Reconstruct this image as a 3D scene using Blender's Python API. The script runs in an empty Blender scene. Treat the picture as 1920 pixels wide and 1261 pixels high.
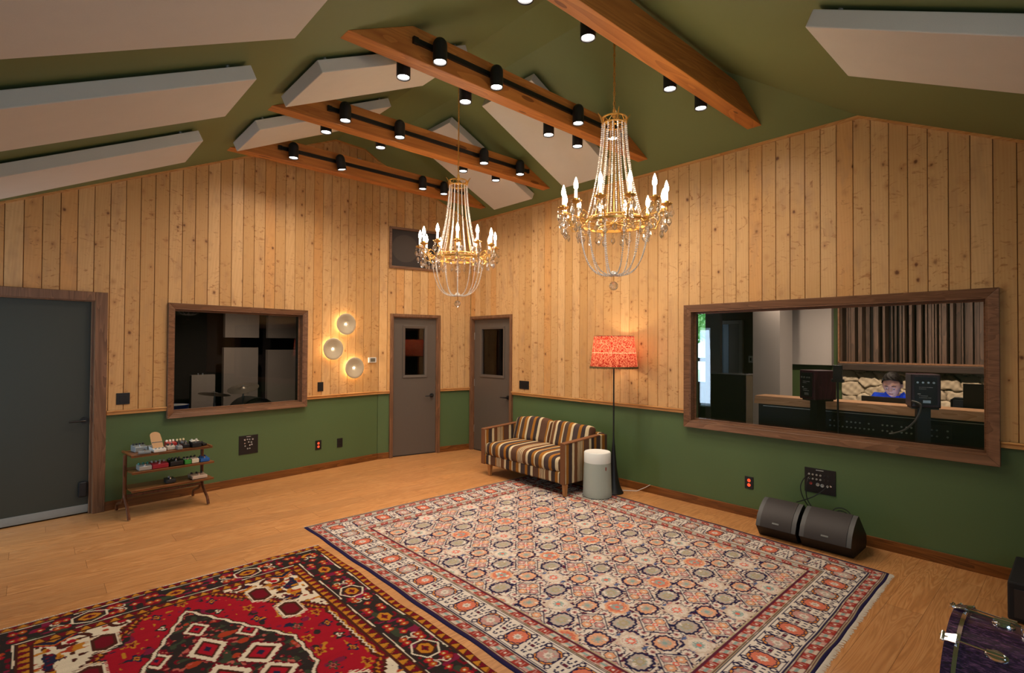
import bpy, bmesh, math, random
import numpy as np
from mathutils import Vector, Matrix, Euler

random.seed(7)
S = bpy.context.scene
COL = S.collection
PI = math.pi
R = math.radians

# ---------------------------------------------------------------- camera
YAW, PITCH, ROLL = R(42.3767), R(0.8169), R(0.3364)
fw = Vector((math.sin(YAW)*math.cos(PITCH), math.cos(YAW)*math.cos(PITCH), math.sin(PITCH)))
rt0 = Vector((math.cos(YAW), -math.sin(YAW), 0)); up0 = rt0.cross(fw)
rt = math.cos(ROLL)*rt0 + math.sin(ROLL)*up0
up = math.cos(ROLL)*up0 - math.sin(ROLL)*rt0
cam_d = bpy.data.cameras.new('camera')
cam_d.sensor_width = 36.0
cam_d.sensor_fit = 'HORIZONTAL'
cam_d.lens = 983.666/1920*36.0
cam_d.shift_y = 2.59/1920
cam_d.clip_start = 0.05
cam = bpy.data.objects.new('camera', cam_d)
COL.objects.link(cam)
cam.matrix_world = Matrix(((rt.x, up.x, -fw.x, -5.0525), (rt.y, up.y, -fw.y, -6.7595), (rt.z, up.z, -fw.z, 1.62), (0, 0, 0, 1)))
S.camera = cam

# ---------------------------------------------------------------- world, exposure
S.view_settings.view_transform = 'Standard'
S.view_settings.look = 'None'
S.view_settings.gamma = 1.0
S.view_settings.use_curve_mapping = False
S.view_settings.exposure = 0.33
W = bpy.data.worlds.new('sky')
S.world = W
W.use_nodes = True
W.node_tree.nodes['Background'].inputs[0].default_value = (0.55, 0.78, 1.0, 1)
W.node_tree.nodes['Background'].inputs[1].default_value = 2.2


def light(name, kind, loc, energy, color=(1, 1, 1), size=0.1, rot=None, to=None, spot=None, blend=0.5, size_y=None, parent=None):
    l = bpy.data.lights.new(name, kind)
    l.energy = energy
    l.color = color
    if kind == 'AREA':
        l.size = size
        if size_y:
            l.shape = 'RECTANGLE'; l.size_y = size_y
    else:
        l.shadow_soft_size = size
    if kind == 'SPOT':
        l.spot_size = spot; l.spot_blend = blend
    o = bpy.data.objects.new(name, l)
    o.location = loc
    if to is not None:
        o.rotation_euler = (Vector(to)-Vector(loc)).to_track_quat('-Z', 'Y').to_euler()
    elif rot:
        o.rotation_euler = rot
    COL.objects.link(o)
    if parent: o.parent = parent
    return o


DAY = (0.60, 0.80, 1.0)
# daylight through the windows behind the camera (south and west walls) and the control room window
light('daylight_south', 'AREA', (-4.3, -7.72, 1.45), 8, DAY, 2.0, to=(-4.3, 0, 1.2), size_y=1.3)
light('daylight_west', 'AREA', (-6.23, -.80, 1.15), 15, DAY, .32, to=(0, -1.5, 0.4), size_y=1.7)
light('daylight_control', 'AREA', (3.72, -2.09, 1.6), 22, DAY, .8, to=(0.5, -4.4, 1.2), size_y=1.2)
WARM = (1.0, 0.85, 0.70)
P_SPOT, P_CAND, P_LAMP, P_SCON = 27.0, 9.5, 5.0, 4.5

# ---------------------------------------------------------------- materials
def srgb(h):
    if isinstance(h, str):
        h = tuple(int(h[i:i+2], 16)/255 for i in (0, 2, 4))
    return tuple((c/12.92 if c <= 0.04045 else ((c+0.055)/1.055)**2.4) for c in h)


class NT:
    def __init__(s, name):
        s.m = bpy.data.materials.new(name); s.m.use_nodes = True
        s.t = s.m.node_tree; s.n = s.t.nodes; s.n.clear()
        s.out = s.n.new('ShaderNodeOutputMaterial')
    def new(s, t, **kw):
        n = s.n.new(t)
        for k, v in kw.items():
            if k in ('op', 'operation'): n.operation = v
            elif hasattr(n, k) and k not in ('inputs',): setattr(n, k, v)
        return n
    def link(s, a, b): s.t.links.new(a, b)
    def set(s, sock, v):
        if hasattr(v, 'is_linked') or hasattr(v, 'links'): s.link(v, sock)
        else:
            if isinstance(v, (tuple, list)) and len(v) == 3 and sock.type == 'RGBA': v = (*v, 1)
            sock.default_value = v
    def math(s, op, a, b=None, c=None):
        n = s.n.new('ShaderNodeMath'); n.operation = op
        s.set(n.inputs[0], a)
        if b is not None: s.set(n.inputs[1], b)
        if c is not None: s.set(n.inputs[2], c)
        return n.outputs[0]
    def mix(s, f, a, b, mode='MIX'):
        n = s.n.new('ShaderNodeMix'); n.data_type = 'RGBA'; n.blend_type = mode
        s.set(n.inputs[0], f); s.set(n.inputs[6], a); s.set(n.inputs[7], b)
        return n.outputs[2]
    def noise(s, vec, scale, detail=3, rough=0.5, dist=0.0):
        n = s.n.new('ShaderNodeTexNoise'); s.set(n.inputs['Vector'], vec)
        n.inputs['Scale'].default_value = scale; n.inputs['Detail'].default_value = detail
        n.inputs['Roughness'].default_value = rough; n.inputs['Distortion'].default_value = dist
        return n.outputs['Fac'], n.outputs['Color']
    def mapping(s, vec, scale=(1, 1, 1), loc=(0, 0, 0), rot=(0, 0, 0)):
        n = s.n.new('ShaderNodeMapping'); s.link(vec, n.inputs[0])
        s.set(n.inputs['Scale'], scale); s.set(n.inputs['Location'], loc); s.set(n.inputs['Rotation'], rot)
        return n.outputs[0]
    def coord(s, which='Object'):
        return s.n.new('ShaderNodeTexCoord').outputs[which]
    def sep(s, v):
        n = s.n.new('ShaderNodeSeparateXYZ'); s.link(v, n.inputs[0]); return n.outputs
    def comb(s, x, y, z):
        n = s.n.new('ShaderNodeCombineXYZ'); s.set(n.inputs[0], x); s.set(n.inputs[1], y); s.set(n.inputs[2], z); return n.outputs[0]
    def ramp(s, f, stops, interp='LINEAR'):
        n = s.n.new('ShaderNodeValToRGB'); s.set(n.inputs[0], f); cr = n.color_ramp; cr.interpolation = interp
        while len(cr.elements) < len(stops): cr.elements.new(0.5)
        for e, (p, c) in zip(cr.elements, stops):
            e.position = p; e.color = (*c, 1) if len(c) == 3 else c
        return n.outputs[0]
    def bsdf(s, color, rough=0.5, metal=0.0, spec=0.5, bump=None, bstr=0.2, bdist=0.01, **kw):
        p = s.n.new('ShaderNodeBsdfPrincipled')
        s.set(p.inputs['Base Color'], color); s.set(p.inputs['Roughness'], rough); s.set(p.inputs['Metallic'], metal)
        s.set(p.inputs['Specular IOR Level'], spec)
        for k, v in kw.items(): s.set(p.inputs[k.replace('_', ' ')], v)
        if bump is not None:
            b = s.n.new('ShaderNodeBump'); s.set(b.inputs['Height'], bump); b.inputs['Strength'].default_value = bstr
            b.inputs['Distance'].default_value = bdist
            s.link(b.outputs[0], p.inputs['Normal'])
        s.link(p.outputs[0], s.out.inputs[0])
        return p


def plain(name, col, rough=0.5, metal=0.0, spec=0.5, var=0.06, scale=30, bump=0.0, **kw):
    t = NT(name); c = srgb(col) if isinstance(col, str) else col
    f, _ = t.noise(t.coord(), scale, 3)
    a = tuple(min(1, x*(1+var)) for x in c); b = tuple(x*(1-var) for x in c)
    t.bsdf(t.mix(f, b, a), rough, metal, spec, bump=f if bump else None, bstr=bump, bdist=0.004, **kw)
    return t.m


def emis(name, col, strength):
    t = NT(name); e = t.new('ShaderNodeEmission'); e.inputs[0].default_value = (*col, 1); e.inputs[1].default_value = strength
    t.link(e.outputs[0], t.out.inputs[0]); return t.m


def mat_pine(name='knotty_pine', tint=(1, 1, 1)):
    # boards run along local Z, .1238 m pitch along local X
    t = NT(name); co = t.coord(); x, y, z = t.sep(co)
    bi = t.math('FLOOR', t.math('DIVIDE', x, 0.1238))
    wn = t.n.new('ShaderNodeTexWhiteNoise'); wn.noise_dimensions = '1D'; t.link(bi, wn.inputs['W'])
    rnd, rcol = wn.outputs['Value'], wn.outputs['Color']
    zo = t.math('ADD', z, t.math('MULTIPLY', rnd, 37.0))
    v = t.comb(x, zo, bi)
    # knots: squashed cells, one knot in some
    vo = t.n.new('ShaderNodeTexVoronoi'); vo.feature = 'F1'; vo.voronoi_dimensions = '3D'
    nd, ndc = t.noise(v, 22, 2)
    vv = t.new('ShaderNodeVectorMath'); vv.operation = 'MULTIPLY_ADD'; t.link(ndc, vv.inputs[0]); vv.inputs[1].default_value = (.02, .02, 0); t.link(v, vv.inputs[2])
    t.link(t.mapping(vv.outputs[0], (10.0, 7.5, 3.7)), vo.inputs['Vector']); vo.inputs['Scale'].default_value = 1.0
    kd = vo.outputs['Distance']; kc = t.sep(vo.outputs['Color'])
    on = t.math('GREATER_THAN', kc[0], 0.42)
    ksz = t.math('MULTIPLY_ADD', kc[1], 0.14, 0.045)
    knot = t.math('MULTIPLY', on, t.math('SUBTRACT', 1.0, t.math('SMOOTH_MIN', t.math('DIVIDE', kd, ksz), 1.0, 0.15)))
    halo = t.math('MULTIPLY', on, t.math('POWER', t.math('MAXIMUM', t.math('SUBTRACT', 1.0, t.math('MULTIPLY', kd, 2.3)), 0.0), 2.0))
    # flame-like figure sweeping sideways off the knots
    fl, _ = t.noise(t.mapping(v, (7, 12, 3.1)), 1.0, 3, 0.6, 2.8)
    fl2, _ = t.noise(t.mapping(v, (3, 2.2, 5.0)), 1.0, 2)
    flame = t.math('MULTIPLY', t.math('MINIMUM', t.math('MAXIMUM', t.math('MULTIPLY', t.math('SUBTRACT', fl, 0.575), 8.0), 0.0), 1.0), t.math('MINIMUM', t.math('MULTIPLY', t.math('MAXIMUM', t.math('SUBTRACT', fl2, 0.38), 0.0), 5.0), 1.0))
    # grain: lines along z bending round knots
    gx = t.math('ADD', t.math('MULTIPLY', x, 1.0), t.math('MULTIPLY', halo, 0.05))
    gv = t.comb(t.math('MULTIPLY', gx, 60.0), t.math('MULTIPLY', zo, 1.6), bi)
    g1, _ = t.noise(gv, 1.0, 4, 0.6, 0.6)
    bl, _ = t.noise(t.mapping(v, (7, 2.2, 3)), 1.0, 3, 0.55)
    wv = t.n.new('ShaderNodeTexWave'); wv.wave_type = 'RINGS'; wv.rings_direction = 'Z'
    t.link(t.mapping(v, (6, 0.55, 1.0), loc=(0, 0, 0)), wv.inputs['Vector']); wv.inputs['Scale'].default_value = 2.6
    wv.inputs['Distortion'].default_value = 6.0; wv.inputs['Detail'].default_value = 2; wv.inputs['Detail Scale'].default_value = 1.2
    A = srgb('dcae72'); B = srgb('b98145'); Cc = srgb('e8c08a'); D = srgb('6f4426')
    A, B, Cc, D = [tuple(a*b for a, b in zip(q, tint)) for q in (A, B, Cc, D)]
    c = t.mix(rnd, tuple(.86*q for q in A), Cc)
    c = t.mix(t.math('MULTIPLY', t.math('GREATER_THAN', rnd, 0.83), 0.55), c, tuple(a*b for a, b in zip(srgb('cf8d42'), tint)))
    c = t.mix(t.math('MULTIPLY', g1, 0.45), c, B)
    c = t.mix(t.math('MULTIPLY', wv.outputs['Fac'], 0.16), c, B)
    c = t.mix(t.math('MULTIPLY', t.math('MAXIMUM', t.math('SUBTRACT', bl, 0.54), 0.0), 2.6), c, tuple(a*b for a, b in zip(srgb('a8825e'), tint)))
    c = t.mix(t.math('MULTIPLY', flame, 0.95), c, tuple(a*b for a, b in zip(srgb('a06a38'), tint)))
    c = t.mix(t.math('MULTIPLY', halo, 0.8), c, tuple(a*b for a, b in zip(srgb('a56f3c'), tint)))
    c = t.mix(t.math('MINIMUM', t.math('MULTIPLY', knot, 1.6), 1.0), c, D)
    t.bsdf(c, 0.42, 0, 0.35, bump=t.math('ADD', g1, t.math('MULTIPLY', knot, -0.6)), bstr=0.12, bdist=0.003)
    return t.m


def mat_wood(name, a, b, axis='X', scale=1.0, rough=0.45, knots=False, ring=0.35, dark=None):
    # long grain along the local axis given
    t = NT(name); co = t.coord()
    sc = {'X': (1.3, 26, 26), 'Y': (26, 1.3, 26), 'Z': (26, 26, 1.3)}[axis]
    m = t.mapping(co, tuple(q*scale for q in sc))
    g, _ = t.noise(m, 1.0, 5, 0.62, 0.8)
    sc2 = {'X': (0.6, 7, 7), 'Y': (7, 0.6, 7), 'Z': (7, 7, 0.6)}[axis]
    g2, _ = t.noise(t.mapping(co, tuple(q*scale for q in sc2)), 1.0, 2, 0.5, 1.5)
    rings = t.math('FRACT', t.math('MULTIPLY', g2, 9.0))
    f = t.math('ADD', t.math('MULTIPLY', g, 1-ring), t.math('MULTIPLY', rings, ring))
    c = t.ramp(f, [(0.25, srgb(b)), (0.75, srgb(a))])
    if knots:
        vo = t.n.new('ShaderNodeTexVoronoi'); t.link(t.mapping(co, {'X': (2.2, 9, 9), 'Y': (9, 2.2, 9), 'Z': (9, 9, 2.2)}[axis]), vo.inputs['Vector'])
        vo.inputs['Scale'].default_value = 1.0
        k = t.math('MULTIPLY', t.math('LESS_THAN', vo.outputs['Distance'], 0.16), t.math('GREATER_THAN', t.sep(vo.outputs['Color'])[0], 0.45))
        c = t.mix(t.math('MULTIPLY', k, 0.7), c, srgb(dark or b))
    t.bsdf(c, rough, 0, 0.4, bump=f, bstr=0.10, bdist=0.002)
    return t.m


def mat_floor():
    t = NT('oak_floor'); co = t.coord()
    # wide planks laid along wall_right's normal (local X), rows along Y
    x, y, z = t.sep(co)
    row = t.math('FLOOR', t.math('DIVIDE', y, 0.19))
    wn = t.n.new('ShaderNodeTexWhiteNoise'); wn.noise_dimensions = '1D'; t.link(row, wn.inputs['W'])
    xs = t.math('ADD', x, t.math('MULTIPLY', wn.outputs['Value'], 5.3))
    seg = t.math('FLOOR', t.math('DIVIDE', xs, 1.7))
    w2 = t.n.new('ShaderNodeTexWhiteNoise'); w2.noise_dimensions = '2D'; t.link(t.comb(row, seg, 0.0), w2.inputs['Vector'])
    rnd = w2.outputs['Value']
    fy = t.math('FRACT', t.math('DIVIDE', y, 0.19)); fx = t.math('FRACT', t.math('DIVIDE', xs, 1.7))
    seam = t.math('MAXIMUM', t.math('LESS_THAN', fy, 0.012), t.math('LESS_THAN', fx, 0.0016))
    v = t.comb(t.math('ADD', x, t.math('MULTIPLY', rnd, 40.0)), y, t.math('MULTIPLY', rnd, 9.0))
    g, _ = t.noise(t.mapping(v, (2.0, 60, 1)), 1.0, 4, 0.6, 0.4)
    g2, _ = t.noise(t.mapping(v, (0.9, 9, 1)), 1.0, 2, 0.5, 1.2)
    rings = t.math('ABSOLUTE', t.math('SUBTRACT', t.math('FRACT', t.math('MULTIPLY', g2, 11.0)), 0.5))
    f = t.math('ADD', t.math('MULTIPLY', g, 0.6), t.math('MULTIPLY', rings, 0.75))
    c = t.ramp(f, [(0.22, srgb('a9713f')), (0.5, srgb('c2864f')), (0.8, srgb('d29c64'))])
    c = t.mix(t.math('MULTIPLY', rnd, 0.42), c, srgb('9a6d45'))
    c = t.mix(t.math('MULTIPLY', seam, 0.8), c, srgb('6b4423'))
    t.bsdf(c, t.math('MULTIPLY_ADD', g, 0.15, 0.36), 0, 0.4, bump=t.math('SUBTRACT', f, t.math('MULTIPLY', seam, 2.0)), bstr=0.08, bdist=0.002)
    return t.m


def mat_fabric(name, col, scale=420, var=0.12, rough=0.9):
    t = NT(name); co = t.coord(); c = srgb(col)
    x, y, z = t.sep(co)
    wsum = t.math('ADD', t.math('ADD', x, y), z)
    n1, _ = t.noise(co, scale, 2); n2, _ = t.noise(co, 7, 3)
    f = t.math('ADD', t.math('MULTIPLY', n1, 0.7), t.math('MULTIPLY', n2, 0.3))
    t.bsdf(t.mix(f, tuple(q*(1-var) for q in c), tuple(min(1, q*(1+var)) for q in c)), rough, 0, 0.15, bump=n1, bstr=0.15, bdist=0.001)
    return t.m


def mat_glass(name='window_glass', tint=(1, 1, 1), rough=0.0, ior=1.5):
    # thin pane: clear with a fresnel reflection
    t = NT(name)
    tr = t.new('ShaderNodeBsdfTransparent'); tr.inputs[0].default_value = (*tint, 1)
    gl = t.new('ShaderNodeBsdfGlossy'); gl.inputs['Roughness'].default_value = rough
    fr = t.new('ShaderNodeFresnel'); fr.inputs[0].default_value = ior
    mx = t.new('ShaderNodeMixShader'); t.link(fr.outputs[0], mx.inputs[0]); t.link(tr.outputs[0], mx.inputs[1]); t.link(gl.outputs[0], mx.inputs[2])
    t.link(mx.outputs[0], t.out.inputs[0]); return t.m


M = {}
M['pine'] = mat_pine()
M['pine_trim'] = mat_wood('pine_trim_wood', 'd9a464', 'b97b3f', 'X')
M['green'] = plain('green_wall_paint', '53693f', 0.55, var=0.04, scale=60, bump=0.05)
M['green_ceiling'] = plain('green_ceiling_paint', '6b7547', 0.6, var=0.03, scale=40)
M['frame'] = mat_wood('walnut_frame', '8a6246', '63432c', 'X', rough=0.4)
M['frame_z'] = mat_wood('walnut_frame_upright', '8a6246', '63432c', 'Z', rough=0.4)
M['base'] = mat_wood('baseboard_oak', '8a5526', '5c3413', 'X', rough=0.4)
M['floor'] = mat_floor()
M['beam'] = mat_wood('beam_timber', 'c9813c', '9a5826', 'X', 0.6, rough=0.5, knots=True, ring=0.25, dark='5b2c10')
M['panel'] = mat_fabric('panel_fabric', 'cfc8bc')
M['black'] = plain('black_metal', '141416', 0.45, 0.0, 0.5)
M['black_plastic'] = plain('black_plastic', '0e0e10', 0.5)
M['door'] = plain('grey_door_paint', '5e544b', 0.45, var=0.03)
M['door_dark'] = plain('dark_grey_door_paint', '363931', 0.5, var=0.04)
M['steel'] = plain('brushed_steel', 'b9b9b4', 0.35, 0.9)
M['chrome'] = plain('chrome', 'e6e6ea', 0.12, 1.0, var=0.01)
M['alu'] = plain('aluminium_sweep', '9aa09f', 0.4, 0.5)
M['brass'] = plain('gilt_brass', 'e0ab58', 0.32, 0.8)
M['glass'] = mat_glass()
M['glass_dark'] = mat_glass('booth_glass', (0.8, 0.8, 0.8))
M['groove'] = plain('groove_backing', '3c2410', 0.8)
M['white'] = plain('white_plastic', 'd8d6d0', 0.5)
M['lens'] = emis('spot_lens_glow', (1.0, 0.93, 0.86), 18.0)
M['bulb'] = emis('candle_bulb_glow', (1.0, 0.86, 0.66), 40.0)
M['black_wall'] = plain('charcoal_wall', '17130f', 0.8)
M['dark_floor'] = plain('dark_carpet', '2a1c18', 0.9, scale=200, var=0.3)
M['socket_glow'] = emis('orange_red_socket_glow', (1.0, 0.09, 0.03), 1.1)  # emissive orange-red colour for the outlet sockets, no lamp in them


# ---------------------------------------------------------------- mesh helpers
class MB:
    def __init__(s): s.v = []; s.f = []; s.mi = []; s.cur = 0
    def add(s, vs, fs):
        b = len(s.v); s.v += [tuple(q) for q in vs]; s.f += [tuple(b+i for i in f) for f in fs]; s.mi += [s.cur]*len(fs)
        return s
    def box(s, x0, x1, y0, y1, z0, z1, m=None):
        vs = [(x, y, z) for z in (z0, z1) for y in (y0, y1) for x in (x0, x1)]
        if m is not None: vs = [m @ Vector(q) for q in vs]
        return s.add(vs, [(0, 2, 3, 1), (4, 5, 7, 6), (0, 1, 5, 4), (2, 6, 7, 3), (0, 4, 6, 2), (1, 3, 7, 5)])
    def prism(s, pts, d):
        # pts: planar 3d polygon, extruded by vector d
        n = len(pts); d = Vector(d); a = [Vector(p) for p in pts]; b = [p+d for p in a]
        fs = [tuple(range(n))[::-1], tuple(range(n, 2*n))]+[(i, (i+1) % n, n+(i+1) % n, n+i) for i in range(n)]
        return s.add(a+b, fs)
    def cyl(s, p0, p1, r0, r1=None, n=16, caps=True):
        r1 = r0 if r1 is None else r1; p0 = Vector(p0); p1 = Vector(p1); d = (p1-p0)
        if d.length < 1e-9: return s
        q = d.to_track_quat('Z', 'Y'); vs = []
        for p, r in ((p0, r0), (p1, r1)):
            for i in range(n):
                a = 2*PI*i/n; vs.append(p+q @ Vector((r*math.cos(a), r*math.sin(a), 0)))
        fs = [(i, (i+1) % n, n+(i+1) % n, n+i) for i in range(n)]
        if caps: fs += [tuple(range(n))[::-1], tuple(range(n, 2*n))]
        return s.add(vs, fs)
    def lathe(s, prof, n=24, c=(0, 0, 0), m=None):
        c = Vector(c); vs = []; fs = []
        for r, z in prof:
            for i in range(n):
                a = 2*PI*i/n; p = Vector((r*math.cos(a), r*math.sin(a), z)); vs.append((m @ p if m is not None else p)+c)
        for j in range(len(prof)-1):
            for i in range(n):
                fs.append((j*n+i, j*n+(i+1) % n, (j+1)*n+(i+1) % n, (j+1)*n+i))
        return s.add(vs, fs)
    def tube(s, path, r, n=8, closed=False, caps=True, radii=None):
        P = [Vector(p) for p in path]; k = len(P); vs = []; fs = []; prev = None
        for i, p in enumerate(P):
            a = P[(i-1) % k] if (closed or i > 0) else p; b = P[(i+1) % k] if (closed or i < k-1) else p
            t = (b-a).normalized()
            if prev is None:
                u = t.orthogonal().normalized()
            else:
                u = (prev-t*prev.dot(t)); u = u.normalized() if u.length > 1e-6 else t.orthogonal().normalized()
            prev = u; w = t.cross(u); rr = radii[i] if radii else r
            for j in range(n):
                an = 2*PI*j/n; vs.append(p+u*rr*math.cos(an)+w*rr*math.sin(an))
        for i in range(k if closed else k-1):
            for j in range(n):
                fs.append((i*n+j, i*n+(j+1) % n, ((i+1) % k)*n+(j+1) % n, ((i+1) % k)*n+j))
        if caps and not closed: fs += [tuple(range(n))[::-1], tuple((k-1)*n+j for j in range(n))]
        return s.add(vs, fs)
    def sphere(s, c, r, u=10, v=6, sc=(1, 1, 1)):
        c = Vector(c); vs = [c+Vector((0, 0, r*sc[2]))]; fs = []
        for j in range(1, v):
            for i in range(u):
                a = 2*PI*i/u; b = PI*j/v
                vs.append(c+Vector((r*sc[0]*math.sin(b)*math.cos(a), r*sc[1]*math.sin(b)*math.sin(a), r*sc[2]*math.cos(b))))
        vs.append(c-Vector((0, 0, r*sc[2]))); L = len(vs)-1
        for i in range(u): fs.append((0, 1+i, 1+(i+1) % u))
        for j in range(v-2):
            for i in range(u): fs.append((1+j*u+i, 1+(j+1)*u+i, 1+(j+1)*u+(i+1) % u, 1+j*u+(i+1) % u))
        for i in range(u): fs.append((1+(v-2)*u+i, L, 1+(v-2)*u+(i+1) % u))
        return s.add(vs, fs)


def obj(name, mb, mat, parent=None, smooth=False, bevel=0.0, segs=2, sub=0, loc=None, rot=None, angle=40):
    me = bpy.data.meshes.new(name)
    me.from_pydata(mb.v, [], mb.f)
    mats = mat if isinstance(mat, (list, tuple)) else [mat]
    for m in mats: me.materials.append(M[m] if isinstance(m, str) else m)
    if len(mats) > 1: me.polygons.foreach_set('material_index', mb.mi)
    me.update()
    bm = bmesh.new(); bm.from_mesh(me); bmesh.ops.recalc_face_normals(bm, faces=bm.faces); bm.to_mesh(me); bm.free()
    if smooth:
        me.polygons.foreach_set('use_smooth', [True]*len(me.polygons))
        if sub == 0: me.set_sharp_from_angle(angle=R(angle))
    o = bpy.data.objects.new(name, me); COL.objects.link(o)
    if parent is not None: o.parent = parent
    if loc is not None: o.location = loc
    if rot is not None: o.rotation_euler = rot
    if bevel:
        b = o.modifiers.new('bevel', 'BEVEL'); b.width = bevel; b.segments = segs; b.limit_method = 'ANGLE'; b.angle_limit = R(35)
        b.harden_normals = False
    if sub:
        q = o.modifiers.new('sub', 'SUBSURF'); q.levels = sub; q.render_levels = sub
    return o


def tag(o, label=None, cat=None, group=None, kind=None):
    if label: o['label'] = label
    if cat: o['category'] = cat
    if group: o['group'] = group
    if kind: o['kind'] = kind
    return o


def thing(name, label, cat, loc=(0, 0, 0), rotz=0.0, group=None):
    o = bpy.data.objects.new(name, None); COL.objects.link(o); o.empty_display_size = 0.1
    o.location = loc; o.rotation_euler = (0, 0, rotz)
    return tag(o, label, cat, group)


def struct(o, label=None):
    o['kind'] = 'structure'
    if label: o['label'] = label
    return o


def copy_tree(o, parent=None):
    c = o.copy(); COL.objects.link(c)
    if parent is not None: c.parent = parent
    for ch in list(o.children): copy_tree(ch, c)
    return c


def text_mb(s, size, depth=0.0):
    # lettering turned into a mesh builder (local XY plane)
    cu = bpy.data.curves.new('lettering', 'FONT'); cu.body = s; cu.size = size; cu.align_x = 'CENTER'; cu.align_y = 'CENTER'; cu.extrude = depth
    o = bpy.data.objects.new('lettering', cu); COL.objects.link(o)
    dg = bpy.context.evaluated_depsgraph_get(); me = o.evaluated_get(dg).to_mesh()
    mb = MB(); mb.add([tuple(v.co) for v in me.vertices], [tuple(p.vertices) for p in me.polygons])
    o.evaluated_get(dg).to_mesh_clear(); bpy.data.objects.remove(o); bpy.data.curves.remove(cu)
    return mb

# ================================================================ ROOM
KX, AL, BE = -1.4395, R(-6.8176), R(10.2949)
ZF, XL, XR, HC = 4.3252, -2.1334, -1.6888, 3.5456
SL, SR, SH, YH = 0.47548, 0.46163, 0.49622, -5.4939
YF = YH+(ZF-HC)/SH
XW, YS = -6.2, -7.7
def zceil(x, y):
    return min(ZF, ZF+SL*(x-XL), HC-SR*x, HC+SH*(y-YH))


MA = Matrix.Translation((KX, 0, 0)) @ Matrix.Rotation(-AL, 4, 'Z')
MBk = Matrix.Translation((KX, 0, 0)) @ Matrix.Rotation(-BE, 4, 'Z')
MC = Matrix.Rotation(-PI/2, 4, 'Z')
UB = -KX/math.cos(BE)          # length of the angled wall
YCB = -math.tan(BE)*(-KX)      # where it meets the right wall
UA0 = (XW-KX)/math.cos(AL)     # left end of wall A
T0, T1 = 0.018, 0.26           # painted face and back of the walls
PITCH_B = 0.1238
RAIL = 0.92


def zt(mat, off=0.0):
    def f(u):
        p = mat @ Vector((u, 0, 0)); return zceil(p.x, p.y)+off
    return f


def free_z(u, openings, z0, z1):
    segs = [(z0, z1)]
    for (a, b, c, d) in openings:
        if a < u < b:
            n = []
            for s0, s1 in segs:
                if c > s0: n.append((s0, min(c, s1)))
                if d < s1: n.append((max(d, s0), s1))
            segs = [q for q in n if q[1]-q[0] > 1e-4]
    return segs


def slab(mb, u0, u1, z0, top, openings, v0, v1, extra=()):
    cuts = sorted(set([u0, u1]+[q for o in openings for q in o[:2] if u0 < q < u1]+[q for q in extra if u0 < q < u1]))
    for a, b in zip(cuts, cuts[1:]):
        for s0, s1 in free_z((a+b)/2, openings, z0, 1e3):
            ta, tb = (top(a), top(b)) if s1 > 900 else (s1, s1)
            mb.prism([(a, v0, s0), (b, v0, s0), (b, v0, tb), (a, v0, ta)], (0, v1-v0, 0))


def planks(mb, u0, u1, z0, top, openings, extra=()):
    # v = 0 is the face of the boards; bevelled edges make the V grooves
    i0 = math.floor(u0/PITCH_B); i1 = math.ceil(u1/PITCH_B)
    cuts = set([u0, u1])
    for i in range(i0, i1+1):
        if u0 < i*PITCH_B < u1: cuts.add(i*PITCH_B)
    opx = [q for o in openings for q in o[:2] if u0 < q < u1]
    cuts = sorted(cuts)
    for a, b in zip(cuts, cuts[1:]):
        sub = sorted([a, b]+[q for q in list(opx)+list(extra) if a < q < b])
        for c, d in zip(sub, sub[1:]):
            for s0, s1 in free_z((c+d)/2, openings, z0, 1e3):
                tc, td = (top(c), top(d)) if s1 > 900 else (s1, s1)
                gc = 0.0038 if abs(c-a) < 1e-6 else 0; gd = 0.0038 if abs(d-b) < 1e-6 else 0
                vs = [(c+0.0006*(gc > 0), .010, s0), (c+gc, 0, s0), (d-gd, 0, s0), (d-0.0006*(gd > 0), .010, s0),
                      (c+0.0006*(gc > 0), .010, tc), (c+gc, 0, tc), (d-gd, 0, td), (d-0.0006*(gd > 0), .010, td)]
                mb.add(vs, [(0, 1, 5, 4), (1, 2, 6, 5), (2, 3, 7, 6), (4, 5, 6, 7), (0, 3, 2, 1)])


# openings: u0,u1,z0,z1 (rough openings, covered by the frames)
OP_A = [(-4.17, -3.165, -1, 2.045), (-2.592, -1.083, 0.85, 2.035)]
OP_B = [(0.195, 0.905, -1, 2.03), (0.165, 0.905, 2.745, 3.30)]
OP_C = [(0.29, 1.19, -1, 2.03), (3.925, 6.338, 0.80, 2.04)]
kinkA = [(XL-KX)/math.cos(AL), (XR-KX)/math.cos(AL)]

wallA = MB(); slab(wallA, UA0-0.3, 0.0, -0.02, zt(MA, 0.03), OP_A, T0, T1, kinkA)
oA = struct(obj('wall_left', wallA, 'green'), 'green and pine wall with the dark booth window'); oA.matrix_world = MA
wallB = MB(); slab(wallB, 0.0, UB+0.02, -0.02, zt(MBk, 0.03), OP_B, T0, T1)
oB = struct(obj('wall_back', wallB, 'green'), 'short angled wall with the left of the two glazed doors'); oB.matrix_world = MBk
wallC = MB(); slab(wallC, -YCB-0.1, -YS+0.26, -0.02, zt(MC, 0.03), OP_C, T0, T1, [-YH])
oC = struct(obj('wall_right', wallC, 'green'), 'long wall with the control room window'); oC.matrix_world = MC

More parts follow.
